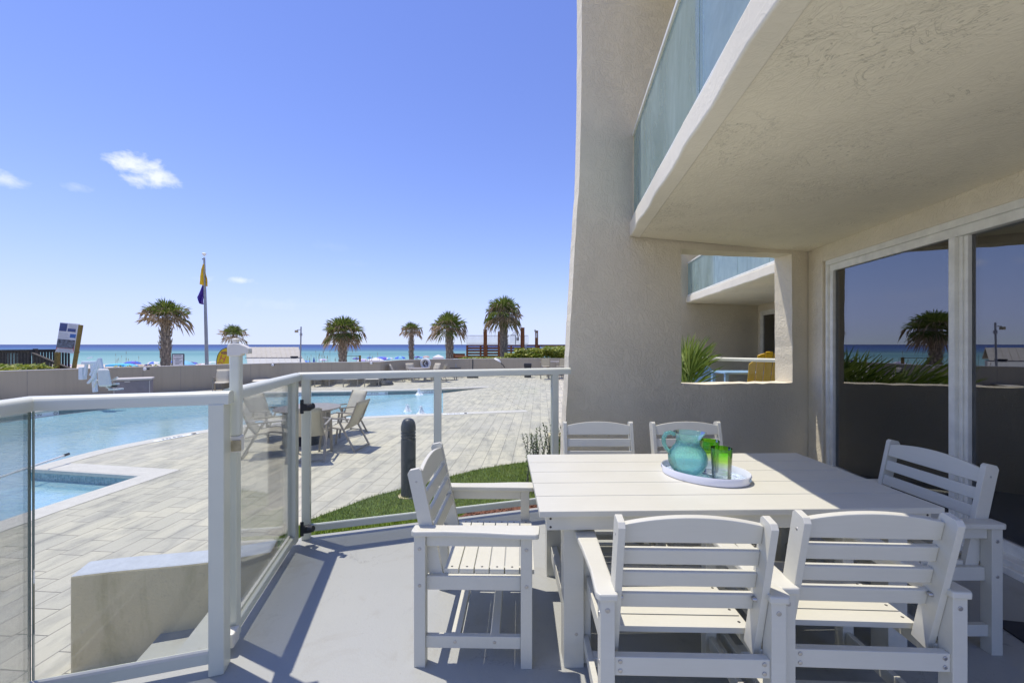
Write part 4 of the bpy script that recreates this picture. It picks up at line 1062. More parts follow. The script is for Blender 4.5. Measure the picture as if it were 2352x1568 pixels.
MB().box((-.2, -.2, .02), (.2, .2, .62)).build('body', 'black_plastic', tb2, bevel=.02); MB().box((-.22, -.22, .62), (.22, .22, .84)).build('lid', 'ink', tb2, bevel=.03)
us = thing('umbrella_base', 'low black umbrella base with a bare pole by the terrace wall', 'umbrella base', (-2.3, 23.6, DECK))
MB().box((-.32, -.25, 0), (.32, .25, .12)).build('base', 'black_plastic', us, bevel=.03); MB().tube([(0, 0, .12), (0, 0, 1.08)], .035, 10).build('pole', 'bollard_paint', us)
us = thing('umbrella_base', 'squat black umbrella base at the end of the lounger row', 'umbrella base', (-6.15, 19.5, DECK))
MB().lathe([(.4, 0), (.4, .06), (.32, .16), (.08, .22), (.05, .4), (0, .4)], 20).build('base', 'black_plastic', us)
fl = thing('terrace_light', 'white dish shaped floodlight on a curved dark arm at the terrace wall', 'light', (-.55, 24.5, .20))
MB().tube([(.1, 0, -.1), (.02, -.1, .05), (-.12, -.2, .18)], .03, 8).build('arm', 'bollard_paint', fl)
MB().lathe([(0, .06), (.12, .05), (.2, .0), (.22, -.02), (.18, -.03), (0, -.03)], 16, X=Matrix.Translation((-.32, -.25, .36)) @ Matrix.Rotation(R(30), 4, 'Y') @ Matrix.Diagonal((1.2, 1, 1.3, 1))).build('lamp_shade', 'white_paint', fl)
fs_ = thing('shower_shelf', 'small dark shelf fixed to the terrace wall near the life ring', 'shelf', (-3.35, 23.9, .10))
MB().box((-.32, -.2, 0), (.32, .2, .05)).build('shelf', 'bollard_paint', fs_); MB().bar((0, .15, .05), (0, .15, .25), .04, .04).build('bracket', 'galvanised', fs_)

# terrace wall
tw = thing('terrace_wall', 'long low beige rendered wall round the pool terrace', 'wall', (0, 0, 0))
wl = [(-24, 4), (-20, 9.5), (-16.9, 13.3), (-15.1, 15.5), (-11.1, 19.3)] + smooth_line([(-6.75, 20.6), (-6.35, 22.3), (-5.6, 23.4), (-4.4, 24.1), (-2.36, 24.8), (-.4, 25.4), (1.9, 25.7)], 4) + [(2.3, 25.2), (12, 25.0), (40, 25.0)]
MB().sweep(wl, [(.0, 0), (-.2, 0), (-.2, 1.05), (.0, 1.05)], DECK).build('wall', 'pool_wall_paint', tw)
MB().sweep(wl, [(.02, 1.05), (-.22, 1.05), (-.22, 1.075), (.02, 1.075)], DECK).build('coping', 'pool_wall_cap', tw)
mb = MB()
def joint(a, b, f):
    p = Vector((a[0] + (b[0] - a[0]) * f, a[1] + (b[1] - a[1]) * f, 0)); d, L = unit2(a, b); nrm = Vector((d.y, -d.x, 0)); X = basis(d, -nrm, (0, 0, 1), p); mb.box((-.008, -.004, DECK), (.008, .01, DECK + 1.045), X)
for a, b, fs2 in [(wl[1], wl[2], (.3, .75)), (wl[2], wl[3], (.2, .8)), (wl[3], wl[4], (.12, .33, .55, .78)), (wl[4], wl[5], (.2, .5, .8)), (wl[16], wl[17], (.5,)), (wl[20], wl[21], (.5,)), (wl[24], wl[25], (.5,))]:
    for f in fs2: joint(a, b, f)
mb.build('joint', 'table_slate', tw)
def wall_lamp(u, v, y, label):
    p = at(u, v, y); t = thing('wall_light', label, 'wall light', p, 0, 'round white wall lights')
    MB().tube([(0, .14, 0), (0, -.02, 0)], .04, 14).build('base', 'bollard_paint', t); MB().lathe([(.065, 0), (.065, .015), (.045, .04), (0, .045)], 18, X=Matrix.Rotation(R(90), 4, 'X') @ Matrix.Translation((0, 0, .02))).build('lens', 'white_paint', t)
wall_lamp(334, 847, 15.3, 'round white wall light above the storage box'); wall_lamp(627, 838, 19.05, 'round white wall light under the shed roof'); wall_lamp(853, 834, 20.4, 'round white wall light near the bend of the terrace wall')
lr = thing('life_ring', 'white life ring hanging on the terrace wall behind the far table', 'life ring', (-5.05, 23.5, .38), R(-12))
mb = MB(); mb.tube([(.26 * math.cos(a), 0, .26 * math.sin(a)) for a in [i * math.pi / 16 for i in range(33)]], .075, 10); mb.build('ring', 'white_paint', lr, smooth=True)
MB().box((-.14, .05, -.2), (.14, .12, .2)).build('mount', 'box_grey', lr); mb = MB(); mb.tube([(.02, .02, .15), (-.06, 0, .0), (.06, 0, -.1), (0, .02, -.2)], .03, 6); mb.build('rope', 'white_paint', lr)
# storage box and pool lift
sb = thing('storage_box', 'grey plastic storage box against the terrace wall behind the pool lift', 'storage box', (-13.85, 14.75, DECK), R(35))
MB().box((-.5, -.32, 0), (.5, .32, .66)).build('body', 'box_grey', sb, bevel=.02); MB().box((-.53, -.36, .66), (.53, .36, .73)).build('lid', 'pool_wall_cap', sb, bevel=.02)
mb = MB(); [mb.box((x - .01, -.335, .06), (x + .01, -.32, .64)) for x in (-.47, .47)]; mb.box((-.2, -.345, .60), (-.05, -.32, .64)); mb.build('latch', 'pool_wall_cap', sb)
pl = thing('pool_lift', 'pale blue and ivory pool access lift with a raised seat', 'pool lift', (-13.75, 13.35, DECK))
def lp(u, v, dy_=0): p = at(u, v, 13.35 + dy_); return (p.x + 13.75, dy_, p.z - DECK)
MB().bar(lp(219, 900), lp(213, 835), .10, .10).build('mast', 'lift_white', pl, bevel=.01)
MB().bar(lp(196, 862, -.05), lp(199, 832, -.05), .07, .07).build('mast', 'lift_white', pl, bevel=.01)
mb = MB(); mb.cbox(lp(205, 833), (.36, .2, .10)); mb.bar(lp(200, 823), lp(212, 820), .06, .04); mb.build('cap', 'lift_white', pl, bevel=.02)
MB().cbox(lp(190, 857), (.14, .16, .42)).build('control_box', 'lift_white', pl, bevel=.02)
for off, yy in ((0, -.08), (5, -.12)): MB().bar(lp(208 + off, 862 + off * 1.2, yy), lp(228 + off * .2, 824 + off * 1.5, yy), .07, .06).build('arm', 'lift_white', pl, bevel=.01)
MB().bar(lp(202, 880, -.1), lp(214, 866, -.1), .06, .05).build('brace', 'lift_white', pl)
MB().bar(lp(229, 822, -.16), lp(239, 874, -.16), .07, .09).build('hanger', 'lift_white', pl, bevel=.01)
mb = MB(); a = [lp(223, 847, -.2), lp(250, 846, -.2), lp(258, 887, -.2), lp(226, 888, -.2)]; b = [lp(223, 847, -.55), lp(250, 846, -.55), lp(258, 887, -.55), lp(226, 888, -.55)]
mb.add(a + b, [(0, 1, 2, 3), (7, 6, 5, 4), (0, 4, 5, 1), (1, 5, 6, 2), (2, 6, 7, 3), (3, 7, 4, 0)]); mb.build('seat_shell', 'lift_ivory', pl, bevel=.06, seg=3)
MB().bar(lp(255, 875, -.3), lp(270, 866, -.3), .06, .04).bar(lp(224, 872, -.3), lp(214, 890, -.3), .05, .04).build('armrest', 'lift_ivory', pl, bevel=.01)
MB().bar(lp(245, 888, -.3), lp(258, 894, -.3), .07, .05).bar(lp(255, 894, -.3), lp(278, 893, -.3), .2, .05).bar(lp(258, 883, -.3), lp(271, 881, -.3), .12, .06).build('footrest', 'lift_ivory', pl, bevel=.01)
MB().cbox(lp(262, 884, -.28), (.16, .12, .12)).build('hinge', 'black_plastic', pl, bevel=.03)
# cleaning pole resting over the pool corner
cp = thing('pool_pole', 'white telescopic pool cleaning pole with a black tip resting over the pool corner', 'pool pole', (-7.3, 6.55, -.33))
MB().tube([(.02, 0, .03), (.12, -1.1, -.055)], .016, 8).build('pole', 'white_paint', cp); MB().tube([(.12, -1.1, -.055), (.2, -3.3, -.2)], .019, 8).build('pole', 'white_paint', cp)
MB().tube([(.10, -.9, -.04), (.125, -1.2, -.062)], .022, 8).build('clamp', 'red_paint', cp); MB().tube([(.013, .07, .035), (.02, -.01, .03)], .022, 8).build('tip', 'black_plastic', cp)
# bubblers in the shallow water
for i, (u_, v_, lb) in enumerate([(962, 902, 'white water bubbler up against the far pool wall'), (936, 938, 'white water bubbler nearer the sling chairs'), (967, 944, 'white water bubbler just inside the curved coping')]):
    y = (CAM_H - WATER) * F / (v_ + (6 if i else 4) - 791); p = at(u_, 791, y); random.seed(20 + i); mb = MB(); s = (1.0, .8, .9)[i]
    mb.lathe([(.17 * s, 0), (.11 * s, .035), (.065 * s, .11), (.045 * s, .18 * s), (.03 * s, .25 * s), (0, .28 * s)], 18, fn=lambda r, z, a: r * (1 + .55 * mnoise.noise(Vector((math.cos(a) * 2.4, math.sin(a) * 2.4 + i * 3, z * 16)))))
    for k in range(40):
        a = random.uniform(0, 6.28); h = random.uniform(.05, .27) * s; rr_b = random.uniform(.02, .10); q_ = random.uniform(.007, .014)
        mb.lathe([(0, -q_), (q_ * .8, -q_ * .4), (q_ * .8, q_ * .4), (0, q_)], 6, (rr_b * math.cos(a), rr_b * math.sin(a), h))
    o = mb.build('water_bubbler', 'foam_white', loc=(p.x, y, WATER), smooth=True); tag(o, lb, 'fountain jet', 'bubblers in the shallow entry')


# ------------------------------------------------------------------ palms and planting
def frond(mb, o, d, L, seed, nseg=22, spread=118, droop=.25, w=.02, curl=0.0):
    """palmate fan: o = end of the stalk, d = direction of the stalk"""
    rnd = random.Random(seed); d = d.normalized(); s = d.cross(Vector((0, 0, 1)))
    s = s.normalized() if s.length > .05 else Vector((1, 0, 0)); n = s.cross(d).normalized()
    for i in range(nseg):
        a = R(-spread + 2 * spread * (i + .5) / nseg + rnd.uniform(-3, 3)); l = L * (.62 + .38 * math.cos(a * .62)) * rnd.uniform(.86, 1.08)
        dr = (d * math.cos(a) + s * math.sin(a) + n * rnd.uniform(-.10, .16)).normalized(); sd_ = dr.cross(n).normalized() * w
        dz = Vector((0, 0, -droop * l)) * rnd.uniform(.5, 1.4); p1 = o + dr * l * .5 + dz * .12 + n * curl * l; p2 = o + dr * l * .8 + dz * .5; p3 = o + dr * l + dz * 1.25
        f = n * w * .6
        mb.add([o, p1 - sd_ + f, p1 - f * .3, p1 + sd_ + f, p2 - sd_ * .6, p2 + sd_ * .6, p3], [(0, 1, 2), (0, 2, 3), (1, 4, 2), (2, 5, 3), (2, 4, 6), (2, 6, 5)])
def palm(label, loc, trunk_h, r0, crown, seed, n=36, top_bias=0, boots=70, lean=0.0, dry=.30, low=-58):
    t = thing('palm_tree', label, 'palm tree', loc, 0, 'cabbage palms beyond the terrace wall'); rnd = random.Random(seed)
    mb = MB(); prof = []
    for i in range(14):
        f = i / 13; r = r0 * (1.12 - .15 * f + .18 * math.exp(-((f - .72) / .2) ** 2)) * (1 if f < .93 else .8); prof.append((r, f * trunk_h))
    mb.lathe(prof, 14, fn=lambda r, z, a: r * (1 + .10 * mnoise.noise(Vector((a * 1.5, z * 5, seed)))))
    mb.m = 1
    for k in range(boots):
        f = .10 + .90 * k / boots; a = k * 2.3999 + rnd.uniform(-.2, .2); z = f * trunk_h; r = r0 * (1.05 + .18 * math.exp(-((f - .72) / .2) ** 2)) * .93
        o = Vector((math.cos(a), math.sin(a), 0)); s = Vector((-o.y, o.x, 0)); L = rnd.uniform(.16, .30) * (r0 / .2) ** .5; out = rnd.uniform(.10, .34) * (1.3 if f > .6 else .8)
        p = o * r + Vector((0, 0, z - .05)); q_ = p + Vector((0, 0, L)) + o * L * out; w = .055 * (r0 / .2)
        mb.add([p - s * w, p + s * w, p + o * .05, q_ - s * w * .35, q_ + s * w * .35, q_ + o * .02], [(0, 3, 5, 2), (2, 5, 4, 1), (0, 1, 4, 3), (3, 4, 5)])
    tk = mb.build('trunk', ['palm_trunk', 'palm_boot'], t, fix=False)
    g = MB(); dmb = MB(); st = MB(); top = Vector((lean * .5, 0, trunk_h))
    for k in range(n):
        f = (k + .5) / n; e = R(low + (88 - low) * f ** .8) + rnd.uniform(-.12, .12); a = k * 2.39996 + rnd.uniform(-.25, .25)
        d = Vector((math.cos(e) * math.cos(a), math.cos(e) * math.sin(a), math.sin(e)))
        pl_ = crown * rnd.uniform(.36, .52) * (.85 if e > .9 else 1); o = top + Vector((0, 0, .02)) + d * pl_ + Vector((0, 0, -.05 * crown * math.cos(e)))
        is_dry = f < dry and rnd.random() < .72
        st.tube([top + Vector((0, 0, -.08)), top.lerp(o, .5) + Vector((0, 0, .03)), o], [.014, .012, .008], 5, False)
        dd = (d + Vector((0, 0, -.10 - .30 * (e < .15)))).normalized()
        frond(dmb if is_dry else g, o, dd, crown * rnd.uniform(.52, .68), seed * 100 + k, 20, 112, .38 if e < .25 else .12, .019 * crown)
        if not is_dry and rnd.random() < .55: frond(dmb, o + dd * crown * .05, dd, crown * .6, seed * 100 + k + 50, 7, 95, .8, .012 * crown)
    st.build('stalk', 'palm_boot', t); g.build('crown', 'palm_green', t, fix=False); dmb.build('dead_fronds', 'palm_dry', t, fix=False)
    return t
palm('tall thick trunked palm beside the flagpole with browned drooping fronds', (-17.2, 20.0, -1.0), 3.72, .172, 1.20, 11, 32, boots=120, low=-6)
palm('little palm rising behind the gate latch and the yellow banner', (-16.6, 24.0, -1.0), 2.95, .11, .88, 12, 20, boots=40, low=-14, dry=.4)
palm('round headed palm standing alone between the shed and the dining set', (-11.35, 27.0, -1.2), 3.45, .215, 1.40, 13, 46, boots=110, low=-36, lean=.12)
palm('slender short palm beside the wider palm, nearer the lone one', (-7.5, 30.0, -1.3), 3.75, .15, .90, 14, 26, boots=70, low=-22)
palm('shaggy wide palm just before the wooden deck', (-4.65, 30.0, -1.3), 4.0, .225, 1.50, 15, 34, boots=110, low=-26, lean=-.15)
palm('tallest palm growing in front of the wooden deck', (-.62, 30.0, -1.3), 5.0, .24, 1.62, 16, 46, boots=120, low=-40)
# palmetto just outside the wall opening
pm = thing('palmetto', 'spiky green palmetto fronds outside the wall opening', 'palmetto', (2.62, 6.45, DECK)); g = MB(); st = MB(); rnd = random.Random(77)
for k in range(46):
    a = k * 2.39996; e = R(24 + 56 * ((k * .618) % 1)); d = Vector((math.cos(e) * math.cos(a), math.cos(e) * math.sin(a), math.sin(e))); L = rnd.uniform(.62, .82); o = Vector((0, 0, .25)) + d * rnd.uniform(.95, 1.3)
    if (o + d * L).y < -1.35 or (o + d * L).x > 1.75: continue
    st.tube([(0, 0, .1), Vector((0, 0, .25)) + d * .5, o], [.013, .011, .008], 5, False); frond(g, o, (d + Vector((0, 0, -.05))).normalized(), L, 700 + k, 18, 58, .06, .013)
st.build('stalk', 'shrub_green', pm); g.build('fronds', 'palmetto_green', pm, fix=False)

def leaf_mass(name, boxes, n, seed, mat, leaf=.12, kind='stuff', floor=-1.3):
    rnd = random.Random(seed); mb = MB()
    for (x0, x1, y0, y1, z0, z1), k in boxes:
        for i in range(k):
            x = rnd.uniform(x0, x1); y = rnd.uniform(y0, y1); top = z1 * 1.0 + (z0 - z1) * (.25 + .3 * mnoise.noise(Vector((x * .8, y * .8, seed)))) * rnd.random()
            z = top if rnd.random() < .6 else rnd.uniform(z0, top); top_ = z
            a = rnd.uniform(0, 6.28); t_ = rnd.uniform(-.3, .9); d = Vector((math.cos(a), math.sin(a), t_)).normalized(); s = d.cross(Vector((rnd.uniform(-1, 1), rnd.uniform(-1, 1), 1))).normalized(); L = leaf * rnd.uniform(.6, 1.5); p = Vector((x, y, z))
            mb.add([p - d * L * .5, p + s * L * .3, p + d * L * .6, p - s * L * .3], [(0, 1, 2, 3)])
    return tag(mb.build(name, mat, fix=False), kind=kind)
leaf_mass('dune_foliage', [((-3.5, 1.0, 26.3, 28.5, -.9, .62), 3500), ((.2, 4.6, 26.6, 30, -.9, 1.22), 7500), ((2.4, 8, 27, 33, -.9, 1.36), 5000), ((-.5, 2.0, 26.3, 27.6, -.9, .90), 2200)], 0, 3, 'dune_green', .17)
leaf_mass('dune_foliage', [((-24.5, -20.5, 16.4, 18.2, -.9, .62), 2800), ((-28, -22, 15.2, 17.5, -.9, .66), 3000), ((-19.3, -17.0, 19.3, 20.2, -.9, .45), 500)], 0, 4, 'dune_green', .16)
rnd = random.Random(9); mb = MB()
for i in range(70):
    u_ = rnd.choice([rnd.uniform(770, 870), rnd.uniform(260, 320), rnd.uniform(700, 760), rnd.uniform(1180, 1290)]); y = rnd.uniform(27, 33); x = (u_ - 1176) / F * y; h = rnd.uniform(1.6, 2.4)
    b = Vector((x, y, -1.3)); tp = b + Vector((rnd.uniform(-.2, .2), 0, h)); mb.tube([b, b.lerp(tp, .6) + Vector((.02, 0, 0)), tp], [.009, .007, .005], 4)
    for k in range(5): mb.add([tp, tp + Vector((rnd.uniform(-.02, .02), 0, -.05 - .04 * k)), tp + Vector((rnd.uniform(-.03, .03), 0, -.08 - .04 * k))], [(0, 1, 2)])
tag(mb.build('sea_oats', 'palm_dry', fix=False), kind='stuff')


# neighbour's patio furniture seen through the opening
def adirondack(label, loc, rz, mat, group='bright plastic lounge chairs next door'):
    t = thing('adirondack_chair', label, 'chair', loc, rz, group); n = 5; w = .115
    lean = Matrix.Translation((0, -.12, .40)) @ Matrix.Rotation(R(16), 4, 'X')
    mb = MB()
    for k in range(n):
        x = (k - 2) * (w + .012); h = .82 + .12 * (1 - (abs(k - 2) / 2.2) ** 2); pts = [(x - w / 2, 0), (x + w / 2, 0)]
        top = [(x + w / 2 - w * f, h - .06 * abs((k - 2) / 2 * 1.0 + (.5 - f) * .5) ** 2 * 1.5) for f in (0, .25, .5, .75, 1)]
        pp = pts + top; m = len(pp); mb.add([lean @ Vector((a, yy, b)) for yy in (-.012, .012) for a, b in pp], [tuple(range(m)), tuple(reversed(range(m, 2 * m)))] + [(i, (i + 1) % m, m + (i + 1) % m, m + i) for i in range(m)])
    mb.build('backrest', mat, t, bevel=.006)
    mb = MB(); [mb.cbox((0, -.08 + i * .095, .40 + i * .016), (.54, .085, .022)) for i in range(6)]; mb.build('seat', mat, t, bevel=.004)
    for s in (-1, 1):
        MB().prism([(s * .30 - .06, -.30), (s * .30 + .06, -.30), (s * .32 + .08, .40), (s * .32 - .07, .42)], .645, .668).build('armrest', mat, t, bevel=.008)
        MB().box((s * .30 - .015, .34, 0), (s * .30 + .015, .44, .644)).build('leg', mat, t, bevel=.004); MB().box((s * .30 - .015, -.28, 0), (s * .30 + .015, -.18, .644)).build('leg', mat, t, bevel=.004)
    return t
n0_ = adirondack('bright yellow slatted chair on the neighbouring patio, seen through the wall opening', (4.70, 7.55, .07), R(-16), 'yellow_plastic')
adirondack('pale blue round backed chair behind the neighbouring white railing', (4.28, 8.6, -.13), R(-160), 'blue_plastic')
nt_ = thing('side_table', 'pale blue table beyond the yellow chair on the neighbouring patio', 'table', (4.55, 8.05, 0)); MB().box((-.45, -.3, .93), (.45, .3, .965)).build('table_top', 'blue_plastic', nt_, bevel=.01)
for x in (-.4, .4):
    for y in (-.25, .25): MB().cbox((x, y, .465), (.06, .06, .93)).build('leg', 'blue_plastic', nt_)
tag(MB().prism([(2.6, 7.3), (3.2, 7.0), (4.2, 5.6), (7, 11), (4.4, 10.8)], DECK, .0).build('neighbour_patio', 'patio_paint'), kind='structure')


# ------------------------------------------------------------------ beyond the wall
fp = thing('flagpole', 'tall grey flagpole with a pale ball on top and two limp flags', 'flagpole', (-15.87, 21.0, -1.2))
tip = Vector((-.18, 0, 7.22)); base = Vector((0, 0, 0))
MB().tube([base, base.lerp(tip, .5), tip], [.085, .075, .045], 14).build('pole', 'grey_pole', fp, smooth=True)
MB().lathe([(0, -.06), (.03, -.05), (.035, 0), (.10, .05), (.11, .09), (.06, .13), (0, .14)], 16, X=Matrix.Translation(tip + Vector((0, 0, .12)))).build('finial', 'white_paint', fp, smooth=True)
MB().box((-.10, -.02, 7.12), (.0, .02, 7.17), Matrix.Translation((-.18, 0, 0))).build('pulley', 'bollard_paint', fp)
def limp_flag(label, mat, poly, y, seed):
    """hanging folded cloth: outline in (x, z), pleated through its depth"""
    o0 = Vector((-15.87, 21.0, -1.2)); rows = 16; colsn = 12; vs = []
    left, right = poly
    def ip(L, f):
        for (fa, xa), (fb, xb) in zip(L[:-1], L[1:]):
            if fa <= f <= fb: return xa + (xb - xa) * (f - fa) / (fb - fa)
    for i in range(rows + 1):
        f = i / rows; x0 = ip(left[1], f); x1 = ip(right[1], f); z = left[0] + (right[0] - left[0]) * f
        for j in range(colsn + 1):
            g_ = j / colsn; vs.append((x0 + (x1 - x0) * g_, y + .10 * math.sin(g_ * 9 + seed + f) * (.3 + f), z + .05 * math.sin(g_ * 5 + seed) * f))
    n = colsn + 1; mb = MB().add(vs, [(i * n + j, i * n + j + 1, (i + 1) * n + j + 1, (i + 1) * n + j) for i in range(rows) for j in range(colsn)])
    t = mb.build('beach_flag', mat, smooth=True, loc=o0); sf = t.modifiers.new('thickness', 'SOLIDIFY'); sf.thickness = .012
    return tag(t, label, 'flag', 'limp beach flags')
limp_flag('limp yellow flag hanging at the top of the flagpole', 'yellow_cloth', ((6.88, [(0, -.19), (.25, -.32), (.6, -.42), (1, -.42)]), (5.78, [(0, -.17), (.25, -.12), (.7, .09), (1, .10)])), -.06, 1)
limp_flag('limp purple flag hanging under the yellow flag', 'purple_cloth', ((6.05, [(0, -.24), (.4, -.42), (.75, -.58), (.9, -.50), (1, -.42)]), (4.85, [(0, -.19), (.4, -.12), (.6, -.12), (.75, -.21), (1, -.30)])), .07, 2.4)

# leaning information board and its boardwalk
ib = thing('information_board', 'tilted beach information board with blue panels on yellowish timber posts', 'sign board', (-20.95, 18.9, -.62))
X = basis(Vector((.978, .05, -.09)).normalized(), Vector((.0, 1, .0)), Vector((.16, 0, .985)).normalized(), (-.02, 0, 1.74))
X = X @ Matrix.Translation((0, 0, 0))
MB().box((-.42, -.02, 0), (.42, .02, 1.40), X).build('board', 'sign_white', ib, bevel=.006)
mb = MB(); mb.box((-.40, -.03, 1.0), (-.08, -.02, 1.36), X); mb.build('heading_panel', 'sign_navy', ib)
mb = MB(); mb.box((-.02, -.03, 1.0), (.33, -.02, 1.15), X); mb.build('map_panel', 'sign_navy', ib); mb = MB(); mb.box((.12, -.03, .72), (.37, -.02, .90), X); mb.build('map_panel', 'sign_blue', ib)
MB().box((-.40, -.03, .22), (.38, -.02, .62), X).build('photo_panel', 'sign_photo', ib)
mb = MB()
for k in range(4): mb.box((-.0, -.027, 1.18 + k * .045), (.36 - .03 * (k % 2), -.02, 1.195 + k * .045), X)
for k in range(6): mb.box((-.38, -.027, .68 + k * .045), (.08 - .05 * (k % 3), -.02, .69 + k * .045), X)
for k in range(4): mb.box((-.28, -.027, .05 + k * .04), (.3, -.02, .06 + k * .04), X)
mb.build('text_lines', 'sign_text', ib)
mb = MB(); mb.box((-.40, -.033, .10), (-.385, -.02, .22), X); mb.box((.36, -.033, .10), (.375, -.02, .33), X); mb.box((-.4, -.033, .20), (.37, -.02, .213), X); mb.build('red_border', 'red_paint', ib)
MB().bar(X @ Vector((.47, .03, 1.36)), X @ Vector((.47, .03, -1.9)), .12, .12, (0, 1, 0)).build('post', 'treated_wood', ib, bevel=.01)
MB().bar((-.52, .06, -.7), (-.45, .06, 1.75), .14, .14, (0, 1, 0)).build('post', 'treated_wood', ib, bevel=.01)

bw = thing('boardwalk', 'dark weathered timber boardwalk with picket railings and stairs down to the beach', 'boardwalk', (-24.0, 20.0, -1.2))
def rail_run(a, b, h0, h1, hh, n):
    a = Vector(a); b = Vector(b); d = (b - a); mb = MB(); up = Vector((0, 0, 1))
    mb.bar(a + up * h0, b + up * h1, .14, .05); mb.bar(a + up * (h0 - .06), b + up * (h1 - .06), .04, .12); mb.bar(a + up * (h0 - hh), b + up * (h1 - hh), .04, .14); mb.build('rail', 'weathered_wood', bw)
    mb = MB()
    for k in range(n):
        f = (k + .5) / n; p = a + d * f; z = h0 + (h1 - h0) * f; w = (d.length / n) * .62; dd = d.normalized(); X = basis(dd, Vector((-dd.y, dd.x, 0)), up, p)
        mb.box((-w / 2, -.03, z - hh - .1), (w / 2, .0, z - .03), X)
    mb.build('pickets', 'weathered_wood', bw)
rail_run((-7, -.6, 0), (1.15, -.9, 0), 2.34, 2.42, 1.0, 52); rail_run((-7, 1.0, 0), (1.2, .8, 0), 2.36, 2.44, 1.0, 52)
rail_run((1.25, -.9, 0), (4.0, -.9, 0), 2.30, 1.15, .78, 17)
MB().box((-7, -.6, 1.2), (1.2, 1.0, 1.28)).build('walkway', 'weathered_wood', bw)
mb = MB()
for k in range(8): mb.box((1.2 + k * .33, -.85, 1.1 - k * .15), (1.55 + k * .33, .8, 1.15 - k * .15))
mb.build('stair', 'weathered_wood', bw)
for x in (-6.5, -3.6, -.8, 1.15): MB().box((x - .06, -.75, 0), (x + .06, -.63, 2.5 if x > 1 else 2.36)).build('post', 'weathered_wood', bw)

rs = thing('notice_sign', 'small white notice sign with black text at the thick palm trunk', 'notice sign', (-15.0, 18.1, -1.2))
MB().box((-.24, -.015, 1.72), (.24, .015, 2.26)).build('board', 'white_paint', rs); mb = MB(); mb.bar((-.25, 0, 1.71), (-.25, 0, 2.27), .03, .04); mb.bar((.25, 0, 1.71), (.25, 0, 2.27), .03, .04); mb.bar((-.26, 0, 2.27), (.26, 0, 2.27), .03, .04); mb.bar((-.26, 0, 1.71), (.26, 0, 1.71), .03, .04); mb.build('frame', 'bollard_paint', rs)
mb = MB(); mb.box((-.19, -.02, 2.19), (.16, -.016, 2.215)); [mb.box((-.12, -.02, 2.10 - k * .055), (.20 - .07 * (k % 3), -.016, 2.115 - k * .055)) for k in range(6)]; mb.build('text_lines', 'ink', rs)
mb = MB(); [mb.tube([(-.17, -.02, z), (-.17, -.016, z)], .018, 10) for z in (2.105, 2.05)]; mb.build('symbol', 'red_paint', rs)
for x in (-.2, .2): MB().box((x - .03, .016, 0), (x + .03, .05, 2.2)).build('post', 'grey_pole', rs)

bn = thing('feather_banner', 'yellow feather banner with a pink red letter and dark edge behind the latch post', 'banner', (-15.75, 21.9, -1.2))
out = [(-.30, 1.2), (-.29, 1.85), (-.24, 2.10), (-.14, 2.28), (.0, 2.42), (.16, 2.50), (.36, 2.53), (.36, 1.2)]
mb = MB(); mb.prism(out, -.012, .012, X=Matrix.Rotation(R(90), 4, 'X')); mb.build('cloth', 'banner_yellow', bn)
mb = MB(); mb.tube([(-.31, 0, .0)] + [(x - .015, 0, z) for x, z in out[:-1]], .022, 8); mb.build('pole', 'ink', bn)
Xl = basis(Vector((.93, 0, -.36)), Vector((.36, 0, .93)), Vector((0, -1, 0)), (.02, -.018, 1.92)); lettering('lettering', 'H', .48, 'banner_red', bn, Xl)
Xl = basis(Vector((.93, 0, -.36)), Vector((.36, 0, .93)), Vector((0, -1, 0)), (-.12, -.018, 1.62)); lettering('lettering', 'O', .36, 'banner_red', bn, Xl)
MB().lathe([(0, -.004), (1, -.004), (1, .004), (0, .004)], 18, X=Matrix.Translation((.16, -.018, 2.24)) @ Matrix.Rotation(R(90), 4, 'X') @ Matrix.Diagonal((.23, .08, 1, 1))).build('picture', 'banner_brown', bn)

sh = thing('beach_shed', 'low beach building with a two step pale ribbed metal roof', 'shed', (-17.0, 30.0, -1.3))
def roof(name, mat, y0, z0, y1, z1, xa0, xb0, xa1, xb1, ribs):
    mb = MB(); th = Vector((0, .0, -.06)); P = [Vector((xa0, y0, z0)), Vector((xb0, y0, z0)), Vector((xb1, y1, z1)), Vector((xa1, y1, z1))]
    mb.add(P + [p + th for p in P], [(0, 1, 2, 3), (7, 6, 5, 4), (0, 4, 5, 1), (1, 5, 6, 2), (2, 6, 7, 3), (3, 7, 4, 0)])
    for k in range(ribs + 1):
        f = k / ribs; a = P[0].lerp(P[1], f); b = P[3].lerp(P[2], f); mb.bar(a + Vector((0, 0, .008)), b + Vector((0, 0, .008)), .025, .035)
    mb.build(name, mat, sh)
roof('roof', 'metal_roof', -.6, 1.86, 1.9, 2.60, -2.36, 1.65, -4.07, .07, 11)
roof('roof', 'metal_roof_pale', -2.4, 1.30, -.7, 1.80, -1.1, 3.0, -2.3, 1.78, 9)
roof('roof', 'metal_roof', 4.4, 1.86, 1.9, 2.60, -5.7, -1.5, -4.07, .07, 11)
MB().bar((-2.40, -.66, 1.81), (1.70, -.66, 1.81), .07, .07).build('gutter', 'box_grey', sh)
wl_ = [(-1.0, -2.2), (2.75, -2.2), (1.5, -.3), (-1.4, 4.2), (-5.4, 4.2), (-2.2, -.3)]
MB().prism(wl_, 0, 1.22).build('wall', 'metal_roof_pale', sh); MB().prism([(-2.2, -.45), (1.45, -.45), (-1.5, 4.2), (-5.4, 4.2)], 1.22, 1.74).build('wall', 'metal_roof_pale', sh)
MB().box((.9, -.75, 1.86), (1.35, -.5, 1.95)).build('roof_vent', 'ink', sh)
lp_ = thing('lamp_post', 'slim grey lamp post with one side arm and boxy lamp at the shed', 'lamp post', (-14.85, 28.2, -1.2))
